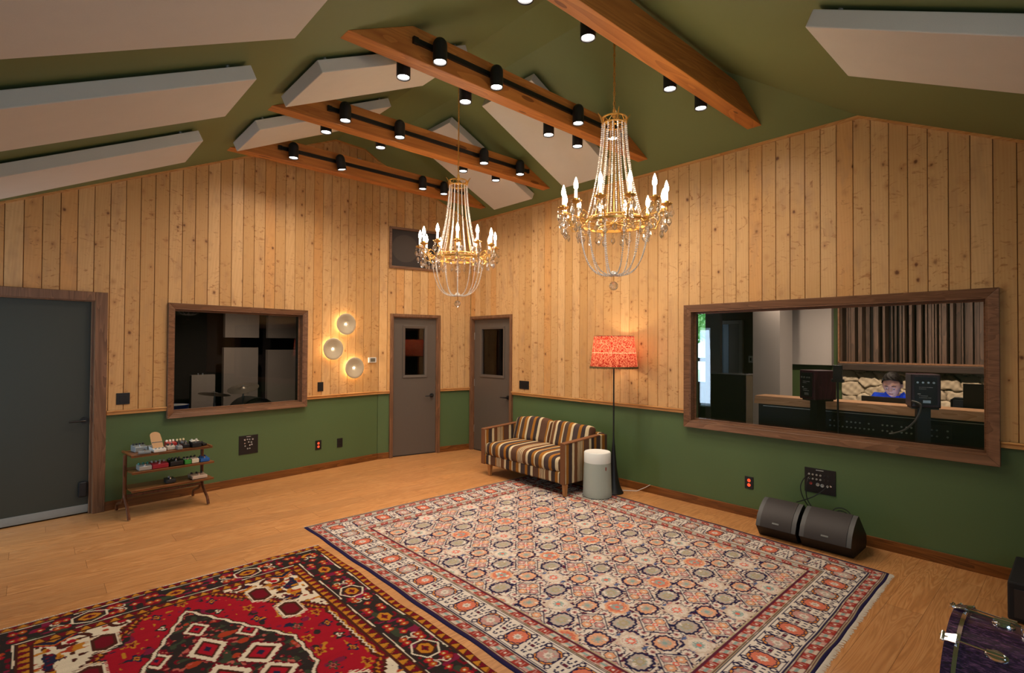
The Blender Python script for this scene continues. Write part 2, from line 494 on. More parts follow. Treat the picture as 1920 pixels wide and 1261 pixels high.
for par, mat, u0, u1, ops, ex in ((oA, MA, UA0, 0.0, OP_A, kinkA), (oB, MBk, 0.0, UB, OP_B, []), (oC, MC, -YCB, -YS, OP_C, [-YH])):
    pl = MB(); planks(pl, u0, u1, RAIL+0.02, zt(mat, 0.01), ops, ex)
    obj('pine_boards', pl, 'pine', par)
    bk = MB(); slab(bk, u0, u1, RAIL+0.02, zt(mat, 0.005), ops, .009, T0+.001, ex)
    obj('groove_backing', bk, 'groove', par)
    # thin cove strip where boards meet the ceiling
    cs = MB(); pts = sorted([u0, u1]+[q for q in ex if u0 < q < u1]); f = zt(mat)
    for a, b in zip(pts, pts[1:]):
        cs.prism([(a, -.012, f(a)-.022), (b, -.012, f(b)-.022), (b, -.012, f(b)+.004), (a, -.012, f(a)+.004)], (0, .012, 0))
    obj('top_strip', cs, 'pine_trim', par)

# chair rail and baseboards
def run(name, mat, segs, z0, z1, v0, v1, mt, bev=0.004, lip=False):
    mb = MB()
    for a, b in segs:
        mb.box(a, b, v0, v1, z0, z1)
        if lip: mb.box(a, b, v0-.010, v1, z1-.016, z1)
    o = struct(obj(name, mb, mt, bevel=bev)); o.matrix_world = mat; return o


segA = [(UA0, -4.25), (-3.105, -2.60), (-1.075, 0.0)]
run('trim_1', MA, segA, RAIL, RAIL+.045, -.012, .019, 'pine_trim', lip=True)
run('trim_2', MBk, [(0, .165), (.945, UB)], RAIL, RAIL+.045, -.012, .019, 'pine_trim', lip=True)
run('trim_3', MC, [(1.23, 3.92), (6.345, -YS)], RAIL, RAIL+.045, -.012, .019, 'pine_trim', lip=True)
run('baseboard_left', MA, [(UA0, -4.25), (-3.105, 0.0)], 0, .085, 0, .019, 'base', 0.003)
run('baseboard_back', MBk, [(0, .165), (.945, UB)], 0, .085, 0, .019, 'base', 0.003)
run('baseboard_right', MC, [(1.23, -YS)], 0, .085, 0, .019, 'base', 0.003)

# floor, one level through the doors
fl = MB(); fl.box(XW-.3, .26, YS-.3, .9, -0.06, 0)
struct(obj('floor', fl, 'floor'))

# ceiling: two slopes, a flat ridge strip and a hipped end, as a shell 8 cm thick
cv = MB()
yN = 0.9
xh = XL-(ZF-(HC+SH*((YS-.3)-YH)))/SL     # where the left slope meets the hip on the south side
def cpt(x, y, z): return (x, y, z)
E_ = 0.3
polys = [
    [(XW-E_, yN), (XL, yN), (XL, YF), (xh, YS-.3), (XW-E_, YS-.3)],
    [(XL, yN), (XR, yN), (XR, YF), (XL, YF)],
    [(XR, yN), (E_-.04, yN), (E_-.04, YH+SR/SH*0 - (E_-.04)*0 - (E_-.04)*SR/SH), (XR, YF)],
    [(XR, YF), (E_-.04, YH-(E_-.04)*SR/SH), (E_-.04, YS-.3), (xh, YS-.3), (XL, YF)],
]
def zpl(k, x, y):
    return [ZF+SL*(x-XL), ZF, HC-SR*x, HC+SH*(y-YH)][k]
for k, pl in enumerate(polys):
    cv.prism([(x, y, zpl(k, x, y)) for x, y in pl], (0, 0, 0.08))
struct(obj('ceiling', cv, 'green_ceiling'))

# south and west walls (behind the camera) with their windows
ws = MB(); slab(ws, XW-.3, .3, -0.02, lambda u: min(zceil(u, YS), 9)+.03, [(-5.35, -3.25, .75, 2.15)], 0, .2, [XL, XR, xh])
o = struct(obj('wall_front', ws, 'green')); o.matrix_world = Matrix(((1, 0, 0, 0), (0, -1, 0, YS), (0, 0, 1, 0), (0, 0, 0, 1)))
ww = MB(); slab(ww, YS-.2, 1.0, -0.02, lambda u: zceil(XW, u)+.03, [(-.97, -.63, .25, 2.05)], 0, .2)
o = struct(obj('wall_west', ww, 'green')); o.matrix_world = Matrix(((0, -1, 0, XW), (1, 0, 0, 0), (0, 0, 1, 0), (0, 0, 0, 1)))


def frame_mb(u0, u1, z0, z1, w, v0, v1, lip=0.0):
    # mitred picture-frame casing around the opening, inner edge at (u0..u1, z0..z1) grown by w outward
    mb = MB(); a = [(u0-w, z0-w), (u1+w, z0-w), (u1+w, z1+w), (u0-w, z1+w)]; b = [(u0, z0), (u1, z0), (u1, z1), (u0, z1)]
    for i in range(4):
        j = (i+1) % 4
        mb.prism([(a[i][0], v0, a[i][1]), (a[j][0], v0, a[j][1]), (b[j][0], v0+lip, b[j][1]), (b[i][0], v0+lip, b[i][1])], (0, v1-v0, 0))
    return mb


def window(name, mat, u0, u1, z0, z1, w, glassv, gm, label):
    # outer size u0..u1,z0..z1 of the casing
    t = thing(name, label, 'window'); t.matrix_world = mat; t['kind'] = 'structure'; del t['category']
    obj('window_frame', frame_mb(u0+w, u1-w, z0+w, z1-w, w, -.035, .03, 0.012), 'frame', t, bevel=.003)
    jm = frame_mb(u0+w+.012, u1-w-.012, z0+w+.012, z1-w-.012, .018, -.020, .085)
    obj('window_jamb', jm, 'frame', t, bevel=.002)
    st = frame_mb(u0+w+.030, u1-w-.030, z0+w+.030, z1-w-.030, .022, glassv-.022, glassv-.004)
    obj('glazing_bead', st, 'frame', t, bevel=.002)
    g = MB(); g.box(u0+w+.01, u1-w-.01, glassv, glassv+.002, z0+w+.01, z1-w-.01)
    obj('window_pane', g, gm, t)
    return t


window('window_1', MA, -2.60, -1.075, .838, 2.043, .05, .075, 'glass_dark', 'dark booth window in a walnut frame on the left wall')
window('window_2', MC, 3.918, 6.345, .786, 2.049, .062, .075, 'glass', 'wide control room window in a walnut frame')

# doors ---------------------------------------------------------------
def casing(name, par, u0, u1, z1, w, v0=-.02, v1=T1):
    mb = MB()
    mb.box(u0, u0+w, v0, .03, 0, z1); mb.box(u1-w, u1, v0, .03, 0, z1); mb.box(u0+w, u1-w, v0, .03, z1-w, z1)
    # jamb lining
    mb.box(u0+w-.012, u0+w+.014, .0, v1, 0, z1-w); mb.box(u1-w-.014, u1-w+.012, .0, v1, 0, z1-w); mb.box(u0+w, u1-w, .0, v1, z1-w-.014, z1-w+.01)
    return obj(name, mb, 'frame_z', par, bevel=.003)


def lever(par, u, z, v, d):
    mb = MB()
    mb.cyl((u, v-.012, z), (u, v, z), .031, n=24)
    mb.cyl((u, v-.05, z), (u, v-.01, z), .011, n=12)
    mb.tube([(u, v-.05, z), (u+d*.03, v-.054, z), (u+d*.12, v-.052, z-.002)], .009, 8, radii=[.011, .010, .007])
    return obj('lever_handle', mb, 'black', par, smooth=True)


def hinge(par, u, z, v):
    mb = MB(); mb.box(u-.002, u+.016, v-.004, v+.004, z-.055, z+.055); mb.cyl((u, v-.008, z-.055), (u, v-.008, z+.055), .007, n=10)
    return obj('hinge', mb, 'steel', par, bevel=.001)


def glazed_door(name, mat, u0, u1, hside, label):
    # u0,u1 outer casing; hside hinge side -1 left
    t = thing(name, label, 'door'); t.matrix_world = mat; t['kind'] = 'structure'; del t['category']
    casing('door_frame', t, u0, u1, 2.066, .042)
    a, b = u0+.055, u1-.055; v = .035
    gu0, gu1, gz0, gz1 = a+.185 if hside < 0 else a+.185, b-.18, 1.175, 1.862
    mb = MB()
    for (c, d_, e, f_) in ((a, gu0, .012, 2.008), (gu1, b, .012, 2.008), (gu0, gu1, .012, gz0), (gu0, gu1, gz1, 2.008)):
        mb.box(c, d_, v, v+.045, e, f_)
    obj('door_leaf', mb, 'door', t)
    tr = frame_mb(gu0, gu1, gz0, gz1, .038, v-.012, v+.002, .006)
    obj('vision_trim', tr, 'door', t, bevel=.003)
    g = MB(); g.box(gu0-.002, gu1+.002, v+.02, v+.024, gz0-.002, gz1+.002); obj('vision_pane', g, 'glass', t)
    lever(t, b-.062, .863, v, -1)
    for z in (.33, 1.04, 1.76): hinge(t, a-.006, z, v-.002)
    sw = MB(); sw.box(a, b, v-.002, v+.05, 0.001, .014); obj('threshold', sw, 'black', t)
    return t


glazed_door('door_1', MBk, .165, .945, -1, 'grey glazed door left of the room corner')
glazed_door('door_2', MC, .262, 1.228, -1, 'grey glazed door right of the room corner beside the sofa')

# big plain door at the left
t = thing('door_3', 'large dark grey door at the left end of the wall', 'door'); t.matrix_world = MA; t['kind'] = 'structure'; del t['category']
mb = MB(); w = .09
mb.box(-3.205, -3.108, -.02, .03, 0, 2.105); mb.box(-4.27, -4.17, -.02, .03, 0, 2.105); mb.box(-4.17, -3.205, -.02, .03, 2.02, 2.105)
mb.box(-3.195, -3.16, .0, T1, 0, 2.03); mb.box(-4.185, -4.15, 0, T1, 0, 2.03); mb.box(-4.17, -3.18, 0, T1, 2.012, 2.035)
mb.box(-3.225, -3.19, .02, .05, 0, 2.02)
obj('door_frame', mb, 'frame_z', t, bevel=.004)
mb = MB(); mb.box(-4.15, -3.21, .055, .10, .012, 2.012); obj('door_leaf', mb, 'door_dark', t, bevel=.002)
mb = MB(); mb.box(-4.145, -3.213, .047, .055, .03, .088); mb.box(-4.145, -3.213, .050, .056, .014, .03)
obj('door_sweep', mb, 'alu', t, bevel=.001)
lever(t, -3.262, .885, .055, -1)
mb = MB(); mb.box(-3.30, -3.235, .02, .055, .165, .31); obj('door_stop_block', mb, 'black', t, bevel=.012)

# speaker / air return grille over door 1
t = thing('wall_grille', 'dark round speaker grille in a wooden frame above the left glazed door', 'speaker'); t.matrix_world = MBk
obj('grille_frame', frame_mb(.175, .895, 2.755, 3.285, .034, -.022, .03), 'frame', t, bevel=.003)
def mat_mesh():
    q = NT('grille_cloth'); x, y, z = q.sep(q.coord())
    dx = q.math('SUBTRACT', x, .38); dz = q.math('SUBTRACT', z, 3.02)
    r = q.math('SQRT', q.math('ADD', q.math('MULTIPLY', dx, dx), q.math('MULTIPLY', dz, dz)))
    ins = q.math('LESS_THAN', r, .2)
    s1 = q.math('SINE', q.math('MULTIPLY', q.math('ADD', x, z), 420)); s2 = q.math('SINE', q.math('MULTIPLY', q.math('SUBTRACT', x, z), 420))
    dots = q.math('GREATER_THAN', q.math('MULTIPLY', s1, s2), 0.35)
    c = q.mix(q.math('MULTIPLY', q.math('MULTIPLY', ins, dots), 0.8), srgb('2c221c'), srgb('6a5a4c'))
    q.bsdf(c, .7); return q.m
mb = MB(); mb.box(.17, .90, .0, .012, 2.75, 3.29); obj('grille_cloth', mb, mat_mesh(), t)

# ================================================================ CEILING FITTINGS
ZB, BH = 3.632, 0.228
beams = [('nearest the camera, seen from below', -4.779, -4.649), ('second from the camera, with eight spotlights', -3.585, -3.459),
         ('third from the camera, with eight spotlights', -2.140, -2.010), ('farthest from the camera, against the pine gable', -.850, -.722)]
lab_b = ['thick brown timber ceiling beam nearest the camera, no track on its near face',
         'long brown timber ceiling beam with track lights, second from the camera',
         'brown timber ceiling beam crossing between the two chandeliers and the far beam',
         'brown timber ceiling beam farthest away, in front of the pine gable wall']
def xslope(z, side): return XL-(ZF-z)/SL if side < 0 else (HC-z)/SR
for k, (_, y0, y1) in enumerate(beams):
    xa, xb = xslope(ZB, -1), xslope(ZB, 1); xc, xd = xslope(ZB+BH, -1), xslope(ZB+BH, 1)
    mb = MB(); mb.prism([(xa, y0, ZB), (xb, y0, ZB), (xd, y0, ZB+BH), (xc, y0, ZB+BH)], (0, y1-y0, 0))
    tag(obj('ceiling_beam', mb, 'beam', bevel=.004), lab_b[k], 'beam', 'timber beams under the ceiling')

M['track'] = plain('black_track', '0c0c0d', .4)
tr_lab = {1: 'black lighting track on the near face of the second beam', 2: 'black lighting track on the near face of the third beam', 3: 'black lighting track on the near face of the farthest beam'}
for k in (1, 2, 3):
    y0 = beams[k][1]
    mb = MB(); mb.box(-3.09, -.60, y0-.022, y0, 3.735, 3.772); mb.box(-3.09, -.60, y0-.0225, y0-.012, 3.742, 3.765)
    t = thing('lighting_track', tr_lab[k], 'track', (0, 0, 0))
    obj('rail', mb, 'track', t)
    for ex in ((-3.12, -3.08), (-.61, -.585)):
        e = MB(); e.box(*ex, y0-.026, y0, 3.730, 3.777); obj('end_cap', e, 'track', t, bevel=.002)
for k, nm in ((0, 'nearest'), (1, 'second'), (2, 'third')):
    y1 = beams[k][2]
    mb = MB(); mb.box(-3.09, -.60, y1, y1+.022, 3.735, 3.772)
    tag(obj('lighting_track', mb, 'track'), 'black lighting track hidden on the far face of the %s beam from the camera' % nm, 'track')

# one spotlight: domed can, lens and the arm to the track
def make_spot(name, label, loc, side):
    t = thing(name, label, 'spotlight', loc, 0, 'track spotlights on the beams')
    r = .051; prof = [(r*.86, .004), (r, 0), (r, .125)]+[(r*math.cos(a), .125+r*math.sin(a)*1.05) for a in [PI/2*i/8 for i in range(1, 8)]]+[(.0005, .125+r*1.05)]
    b = MB(); b.lathe(prof, 28); b.lathe([(r*.86, .004), (r*.82, .03), (.0005, .034)], 28)
    obj('housing', b, 'black', t, smooth=True)
    c = MB(); c.lathe([(r*.80, .012), (r*.78, .014), (r*.5, .010), (.0005, .009)], 24); obj('lens', c, 'lens', t, smooth=True)
    d = MB(); s = side; d.cyl((0, -s*.045, .115), (0, -s*.0625, .115), .016, n=12); d.box(-.03, .03, min(-s*.060, -s*.0625), max(-s*.060, -s*.0625), .10, .13)
    obj('mount_arm', d, 'black', t, bevel=.002)
    return t


spots = []
def add_spots(k, side, xs, z, words):
    y = beams[k][1]-.085 if side < 0 else beams[k][2]+.085
    for i, x in enumerate(xs):
        spots.append((k, side, x, y, z, words % ['leftmost', 'second from left', 'third from left', 'rightmost'][i]))


add_spots(0, 1, [-2.96, -2.39, -1.385, -.895], 3.635, 'black spotlight behind the nearest beam, %s of its four')
add_spots(1, -1, [-2.943, -2.412, -1.439, -.925], 3.625, 'black spotlight on the near face of the second beam, %s of four')
add_spots(1, 1, [-3.063, -2.491, -1.515, -1.103], 3.585, 'black spotlight peeking below the second beam, %s of four')
add_spots(2, -1, [-2.984, -2.423, -1.355, -.80], 3.648, 'black spotlight on the near face of the third beam, %s of four')
add_spots(2, 1, [-3.036, -2.469, -1.419, -.925], 3.617, 'black spotlight peeking below the third beam, %s of four')
add_spots(3, -1, [-2.982, -2.429, -1.331, -.994], 3.645, 'black spotlight on the farthest beam, %s of four')
for (k, side, x, y, z, lab) in spots:
    s = make_spot('track_spotlight', lab, (x, y, z), side)
    lean = {(-2.429, 3): .18}.get((x, k), 0)
    if lean: s.rotation_euler = (0, -lean, 0)
    # aim a little outwards to wash walls and floor
    tx = x+(x+1.9)*.55; ty = y+(.35 if k >= 2 else (.1 if k == 1 else -.3))
    light('spot_lamp', 'SPOT', (x, y, z-.004), P_SPOT, WARM, .03, to=(tx, ty, 0), spot=R(140), blend=1.0)

# fabric acoustic panels -------------------------------------------------
def plane_frame(kind):
    if kind == 'L': n = Vector((SL, 0, -1)).normalized(); z = lambda x, y: ZF+SL*(x-XL)
    if kind == 'R': n = Vector((-SR, 0, -1)).normalized(); z = lambda x, y: HC-SR*x
    if kind == 'H': n = Vector((0, SH, -1)).normalized(); z = lambda x, y: HC+SH*(y-YH)
    return n, z


def ceil_panel(kind, x0, x1, y0, y1, label):
    # x/y extents are those of the visible face; the slab sits ~2 cm off the slope, 8.5 cm thick
    n, z = plane_frame(kind)
    dz = .12; c = [Vector((x, y, z(x, y)-dz)) for x, y in ((x0, y0), (x1, y0), (x1, y1), (x0, y1))]
    t = thing('acoustic_panel', label, 'panel', (0, 0, 0), 0, 'fabric panels fixed to the ceiling')
    mb = MB(); mb.prism([tuple(q) for q in c], tuple(-n*.088)); obj('fabric_slab', mb, 'panel', t, bevel=.006)
    for q in c:
        clips = MB()
        ctr = (q+(sum(c, Vector())/4-q)*.12)-n*.095
        clips.cyl(tuple(ctr), tuple(ctr-n*.02), .012, n=10)
        obj('mounting_clip', clips, 'steel', t)


ceil_panel('L', -5.95, -4.00, -4.52, -3.80, 'huge beige fabric panel in the top left corner of the view')
ceil_panel('L', -5.95, -4.02, -3.20, -2.45, 'long beige fabric panel on the left slope, second down')
ceil_panel('L', -5.95, -4.03, -1.82, -1.12, 'long beige fabric panel on the left slope, lowest, above the pine wall')
ceil_panel('L', -3.585, -2.30, -3.17, -2.44, 'beige fabric panel behind the second beam, left of the ridge')
ceil_panel('L', -3.60, -2.30, -1.84, -1.14, 'beige fabric panel behind the third beam, left of the ridge')
ceil_panel('R', -1.575, -.27, -3.20, -2.45, 'beige fabric panel on the right slope behind the second beam')
ceil_panel('R', -1.58, -.245, -1.87, -1.10, 'beige fabric panel on the right slope behind the third beam')
ceil_panel('H', -2.11, -1.38, -7.55, -5.78, 'beige fabric panel at the top right with a cool grey edge')

# recessed ceiling lights
def downlight(kind, x, y, label):
    n, z = plane_frame(kind); q = n.to_track_quat('Z', 'Y').to_matrix().to_4x4()
    t = thing('recessed_light', label, 'light', (x, y, z(x, y))); t.rotation_euler = q.to_euler()
    a = MB(); a.lathe([(.088, 0), (.088, .006), (.066, .008), (.064, .002)], 28); obj('trim_ring', a, 'white', t, smooth=True)
    b = MB(); b.lathe([(.064, .003), (.0005, .004)], 28); obj('diffuser', b, 'white', t)


downlight('L', -4.72, -3.74, 'round white recessed light at the edge of the huge top left panel')
downlight('H', -1.36, -6.50, 'round white recessed light peeking from under the top right panel')
# unseen lamps added behind the camera to brighten the near walls
for kd, x, y, l in (('H', -2.1, -7.62, 'lit recessed light behind the camera near the right wall'), ('H', -3.4, -7.3, 'lit recessed light behind the camera in the middle')):
    downlight(kd, x, y, l); n, z = plane_frame(kd)
    light('recessed_lamp_light', 'SPOT', (x, y, z(x, y)-.05), 24, WARM, .05, to=(x+.9, y+3.2, 1.9), spot=R(130), blend=1)
# round white detector on the gable behind the farthest beam
t = thing('smoke_detector', 'small round white detector high on the pine gable behind the farthest beam', 'detector'); t.matrix_world = MA @ Matrix.Translation((-.34, 0, 4.10))
mb = MB(); mb.lathe([(.07, 0), (.072, -.012), (.06, -.028), (.0005, -.034)], 24, m=Matrix.Rotation(-PI/2, 4, 'X')); obj('body', mb, 'white', t, smooth=True)

# ================================================================ CHANDELIERS
def mat_crystal():
    t = NT('crystal')
    g = t.new('ShaderNodeBsdfGlass'); g.inputs['IOR'].default_value = 1.52; g.inputs['Roughness'].default_value = 0.02
    tr = t.new('ShaderNodeBsdfTransparent'); tr.inputs[0].default_value = (.97, .97, .97, 1)
    gl = t.new('ShaderNodeBsdfGlossy'); gl.inputs['Roughness'].default_value = .12
    m1 = t.new('ShaderNodeMixShader'); m1.inputs[0].default_value = .35; t.link(g.outputs[0], m1.inputs[1]); t.link(gl.outputs[0], m1.inputs[2])
    m2 = t.new('ShaderNodeMixShader'); m2.inputs[0].default_value = .5; t.link(m1.outputs[0], m2.inputs[1]); t.link(tr.outputs[0], m2.inputs[2])
    t.link(m2.outputs[0], t.out.inputs[0]); return t.m


M['crystal'] = mat_crystal()
M['bead'] = plain('crystal_bead', 'f4ece4', .06, 0.25, 1.0, var=.02)
M['candle'] = plain('candle_sleeve_glow', 'f2e4cc', .5, Emission_Color=(1, .82, .6, 1), Emission_Strength=4.5)  # sleeve glow stands in for the bulb's light falling on it


def strand(pts, r=.0066, gap=.0152):
    # a string of round beads following a curve
    P = [Vector(p) for p in pts]; mb = MB(); acc = 0.0; L = [0]
    for a, b in zip(P, P[1:]): L.append(L[-1]+(b-a).length)
    n = int(L[-1]/gap)
    for i in range(n+1):
        s = i*gap; k = max(j for j in range(len(L)-1) if L[j] <= s+1e-9); f = (s-L[k])/max(1e-9, L[k+1]-L[k])
        mb.sphere(P[k].lerp(P[k+1], f), r, 6, 4)
    return mb


def crystal_mesh(h, w):
    # faceted kite pendant hanging from z=0
    mb = MB(); n = 6; t = w*.35
    rings = [(0, 0.001), (-.22*h, w*.38), (-.62*h, w*.5), (-h, .001)]
    vs = []; fs = []
    for z, r in rings:
        for i in range(n):
            a = 2*PI*i/n; vs.append((r*math.cos(a), r*math.sin(a)*.5, z))
    for j in range(3):
        for i in range(n): fs.append((j*n+i, j*n+(i+1) % n, (j+1)*n+(i+1) % n, (j+1)*n+i))
    mb.add(vs, fs); mb.sphere((0, 0, .012), .0075, 6, 4); mb.sphere((0, 0, .030), .0065, 6, 4)
    return mb


ZR = -.735      # main ring below the crown ring (crown = 0)
NARM = 12
def make_chandelier(label, loc, ztop):
    t = thing('crystal_chandelier', label, 'chandelier', loc, R(8), 'crystal chandeliers under the ridge')
    # chain: oval links up to the ceiling
    ch = MB(); z = .10; i = 0
    ztop_l = ztop-loc[2]
    while z < ztop_l-.02:
        pth = [(.007*math.cos(a), 0, z+.021+.021*math.sin(a)) for a in [2*PI*k/10 for k in range(10)]]
        if i % 2: pth = [(0, p[0], p[2]) for p in pth]
        ch.tube(pth, .0032, 5, closed=True); z += .036; i += 1
    ch.tube([(.004*math.sin(q*.9), .004*math.cos(q*.9), .08+(ztop_l-.08)*q/60) for q in range(61)], .0022, 5)
    obj('chain', ch, 'brass', t, smooth=True)
    cp = MB(); cp.lathe([(.055, ztop_l), (.055, ztop_l-.012), (.02, ztop_l-.035), (.006, ztop_l-.045)], 20); obj('canopy', cp, 'brass', t, smooth=True)
    # crown
    cr = MB(); rc = .088
    for zz in (.0, .045): cr.tube([(rc*math.cos(a), rc*math.sin(a), zz) for a in [2*PI*k/32 for k in range(32)]], .0065, 8, closed=True)
    for k in range(8):
        a = 2*PI*k/8; b = a+PI/8; cr.tube([(rc*math.cos(a), rc*math.sin(a), 0), (rc*math.cos(b), rc*math.sin(b), .045), (rc*math.cos(b+PI/8), rc*math.sin(b+PI/8), 0)], .003, 5)
    for k in range(4):
        a = PI/4+k*PI/2; d = Vector((math.cos(a), math.sin(a), 0))
        cr.tube([d*rc+Vector((0, 0, .01)), d*(rc+.012)+Vector((0, 0, .05)), d*(rc+.034)+Vector((0, 0, .082))], .006, 6, radii=[.007, .007, .002])
        cr.tube([d*rc, d*.01+Vector((0, 0, .035))], .004, 6)
    obj('crown', cr, 'brass', t, smooth=True)
    st = MB(); st.lathe([(.004, ZR+.02), (.004, .05), (.013, .055), (.018, .068), (.013, .085), (.015, .10), (.005, .125)], 14); obj('centre_stem', st, 'brass', t, smooth=True)
    # main ring with spokes and hub
    rg = MB(); rr = .250
    rg.lathe([(rr-.010, ZR-.012), (rr+.006, ZR-.012), (rr+.010, ZR+.004), (rr-.006, ZR+.010), (rr-.010, ZR-.012)], 48)
    rg.tube([((rr-.05)*math.cos(a), (rr-.05)*math.sin(a), ZR+.035) for a in [2*PI*k/40 for k in range(40)]], .005, 6, closed=True)
    for k in range(12):
        a = 2*PI*(k+.5)/12; d = Vector((math.cos(a), math.sin(a), 0)); rg.cyl(d*.03+Vector((0, 0, ZR+.006)), d*(rr-.004)+Vector((0, 0, ZR)), .004, n=6)
        rg.cyl(d*(rr-.01)+Vector((0, 0, ZR)), d*(rr-.05)+Vector((0, 0, ZR+.035)), .0035, n=6)
    obj('main_ring', rg, 'brass', t, smooth=True)
    hb = MB(); hb.lathe([(.0005, ZR-.03), (.016, ZR-.022), (.034, ZR-.006), (.030, ZR+.008), (.012, ZR+.022), (.004, ZR+.03)], 18); obj('hub', hb, 'brass', t, smooth=True)
    # gilt wires from crown to ring
    # upper bead strands, flaring
    def upper(a, r0=rc, r1=.205):
        pts = []
        for i in range(13):
            f = i/12; r = r0+(r1-r0)*(f**2.1*.75+f*.25); pts.append((r*math.cos(a), r*math.sin(a), -.002+(ZR+.035)*f))
        return pts
    first = None
    for k in range(16):
        a = 2*PI*k/16
        if first is None:
            first = obj('upper_bead_strand', strand(upper(0)), 'bead', t, smooth=True)
        else:
            c = first.copy(); COL.objects.link(c); c.parent = t; c.rotation_euler = (0, 0, a)
    w0 = None
    for k in range(8):
        if w0 is None: wm = MB(); wm.tube([(x*.97, y, z) for x, y, z in upper(0, .07, .16)], .0022, 5); w0 = obj('gilt_wire', wm, 'brass', t, smooth=True); w0.rotation_euler = (0, 0, .2)
        else:
            c = w0.copy(); COL.objects.link(c); c.parent = t; c.rotation_euler = (0, 0, .2+2*PI*k/8)
    # lower basket
    def lower():
        pts = []
        for i in range(15):
            f = i/14; r = .235*math.cos(f*PI/2)**.62+.015; z = ZR-.012-.365*math.sin(f*PI/2)**1.15; pts.append((r, 0, z))
        return pts
    first = None
    for k in range(12):
        a = 2*PI*(k+.5)/12
        if first is None: first = obj('lower_bead_strand', strand(lower(), .0062, .0150), 'bead', t, smooth=True)
        else:
            c = first.copy(); COL.objects.link(c); c.parent = t
            c.rotation_euler = (0, 0, a)
    fc = MB()
    for k in range(14):
        a = 2*PI*k/14; fc.sphere((.026*math.cos(a), .026*math.sin(a), ZR-.372), .011, 7, 5); fc.sphere((.012*math.cos(a), .012*math.sin(a), ZR-.355), .010, 7, 5)
    obj('bead_cluster', fc, 'bead', t, smooth=True)
    bl = MB(); bl.sphere((0, 0, ZR-.455), .033, 14, 9); obj('crystal_ball', bl, 'crystal', t)
    lk = MB(); lk.cyl((0, 0, ZR-.38), (0, 0, ZR-.425), .003, n=6); obj('ball_link', lk, 'brass', t)
    # arms, candles, bulbs, crystals
    RA = .375
    arm = MB()
    pth = [(rr, 0, ZR), (rr+.03, 0, ZR-.03), (rr+.065, 0, ZR-.028), (rr+.085, 0, ZR+.01), (rr+.075, 0, ZR+.05), (rr+.095, 0, ZR+.065), (RA, 0, ZR+.06), (RA, 0, ZR+.095)]
    q = []
    for i in range(len(pth)-1):
        for f in (0, .5): q.append(Vector(pth[i]).lerp(Vector(pth[i+1]), f))
    q.append(Vector(pth[-1])); arm.tube(q, .0048, 7)
    arm.tube([(rr-.005, 0, ZR+.005), (rr+.02, 0, ZR+.045), (rr+.055, 0, ZR+.06), (rr+.075, 0, ZR+.035), (rr+.06, 0, ZR+.012), (rr+.045, 0, ZR+.028)], .0038, 6)
    bob = MB(); bob.lathe([(.004, ZR+.088), (.012, ZR+.092), (.030, ZR+.100), (.037, ZR+.112), (.033, ZR+.108), (.012, ZR+.102), (.014, ZR+.118), (.0135, ZR+.13)], 14, c=(RA, 0, 0))
    for k in range(8):
        a = 2*PI*k/8; bob.sphere((RA+.035*math.cos(a), .035*math.sin(a), ZR+.110), .008, 6, 4, (1, 1, .6))
    can = MB(); can.lathe([(.0105, ZR+.115), (.0105, ZR+.185), (.006, ZR+.19)], 12, c=(RA, 0, 0))
    blb = MB(); blb.lathe([(.007, ZR+.188), (.0155, ZR+.205), (.0165, ZR+.222), (.011, ZR+.248), (.004, ZR+.268), (.0005, ZR+.276)], 12, c=(RA, 0, 0))
    drop = crystal_mesh(.062, .040)
    pa = {}
    for k in range(NARM):
        a = 2*PI*k/NARM+PI/12
        ca, sa = math.cos(a), math.sin(a)
        def place(key, nm, mb, mt, par, sm=True):
            if key not in pa: pa[key] = obj(nm, mb, mt, par, smooth=sm); o = pa[key]
            else: o = pa[key].copy(); COL.objects.link(o); o.parent = par
            return o
        o = place('arm', 'candle_arm', arm, 'brass', t); o.rotation_euler = (0, 0, a)
        o = place('bob', 'drip_pan', bob, 'brass', t); o.rotation_euler = (0, 0, a)
        o = place('can', 'candle', can, 'candle', t); o.rotation_euler = (0, 0, a)
        b = place('blb', 'bulb', blb, 'bulb', o); b.rotation_euler = (0, 0, 0)
        light('candle_lamp', 'POINT', (RA*ca, RA*sa, ZR+.225), P_CAND, (1, .80, .57), .017, parent=t)
        for (dr, da, dz) in ((.037, 0, .09), (.0, .10, .09), (.0, -.10, .09), (-.037, 0, .09), (-.01, .05, -.01), (-.02, -.06, -.02), (.02, .0, .03)):
            o = place('drop', 'crystal_drop', drop, 'crystal', t, False)
            o.location = ((RA+dr)*math.cos(a+da), (RA+dr)*math.sin(a+da), ZR+dz-.02); o.rotation_euler = (0, 0, a+k+da*9)
    for k in range(24):
        a = 2*PI*k/24
        o = place('drop2', 'ring_crystal', crystal_mesh(.058, .036), 'crystal', t, False)
        o.location = ((rr+.004)*math.cos(a), (rr+.004)*math.sin(a), ZR-.045-.02*(k % 2)); o.rotation_euler = (0, 0, a+PI/2)
    return t


CX = (XL+XR)/2
make_chandelier('large lit crystal chandelier nearer the camera, on the right', (CX, -4.42, 3.25), zceil(CX, -4.42))
make_chandelier('lit crystal chandelier farther back, in front of the grille', (CX, -2.50, 3.225), zceil(CX, -2.5))

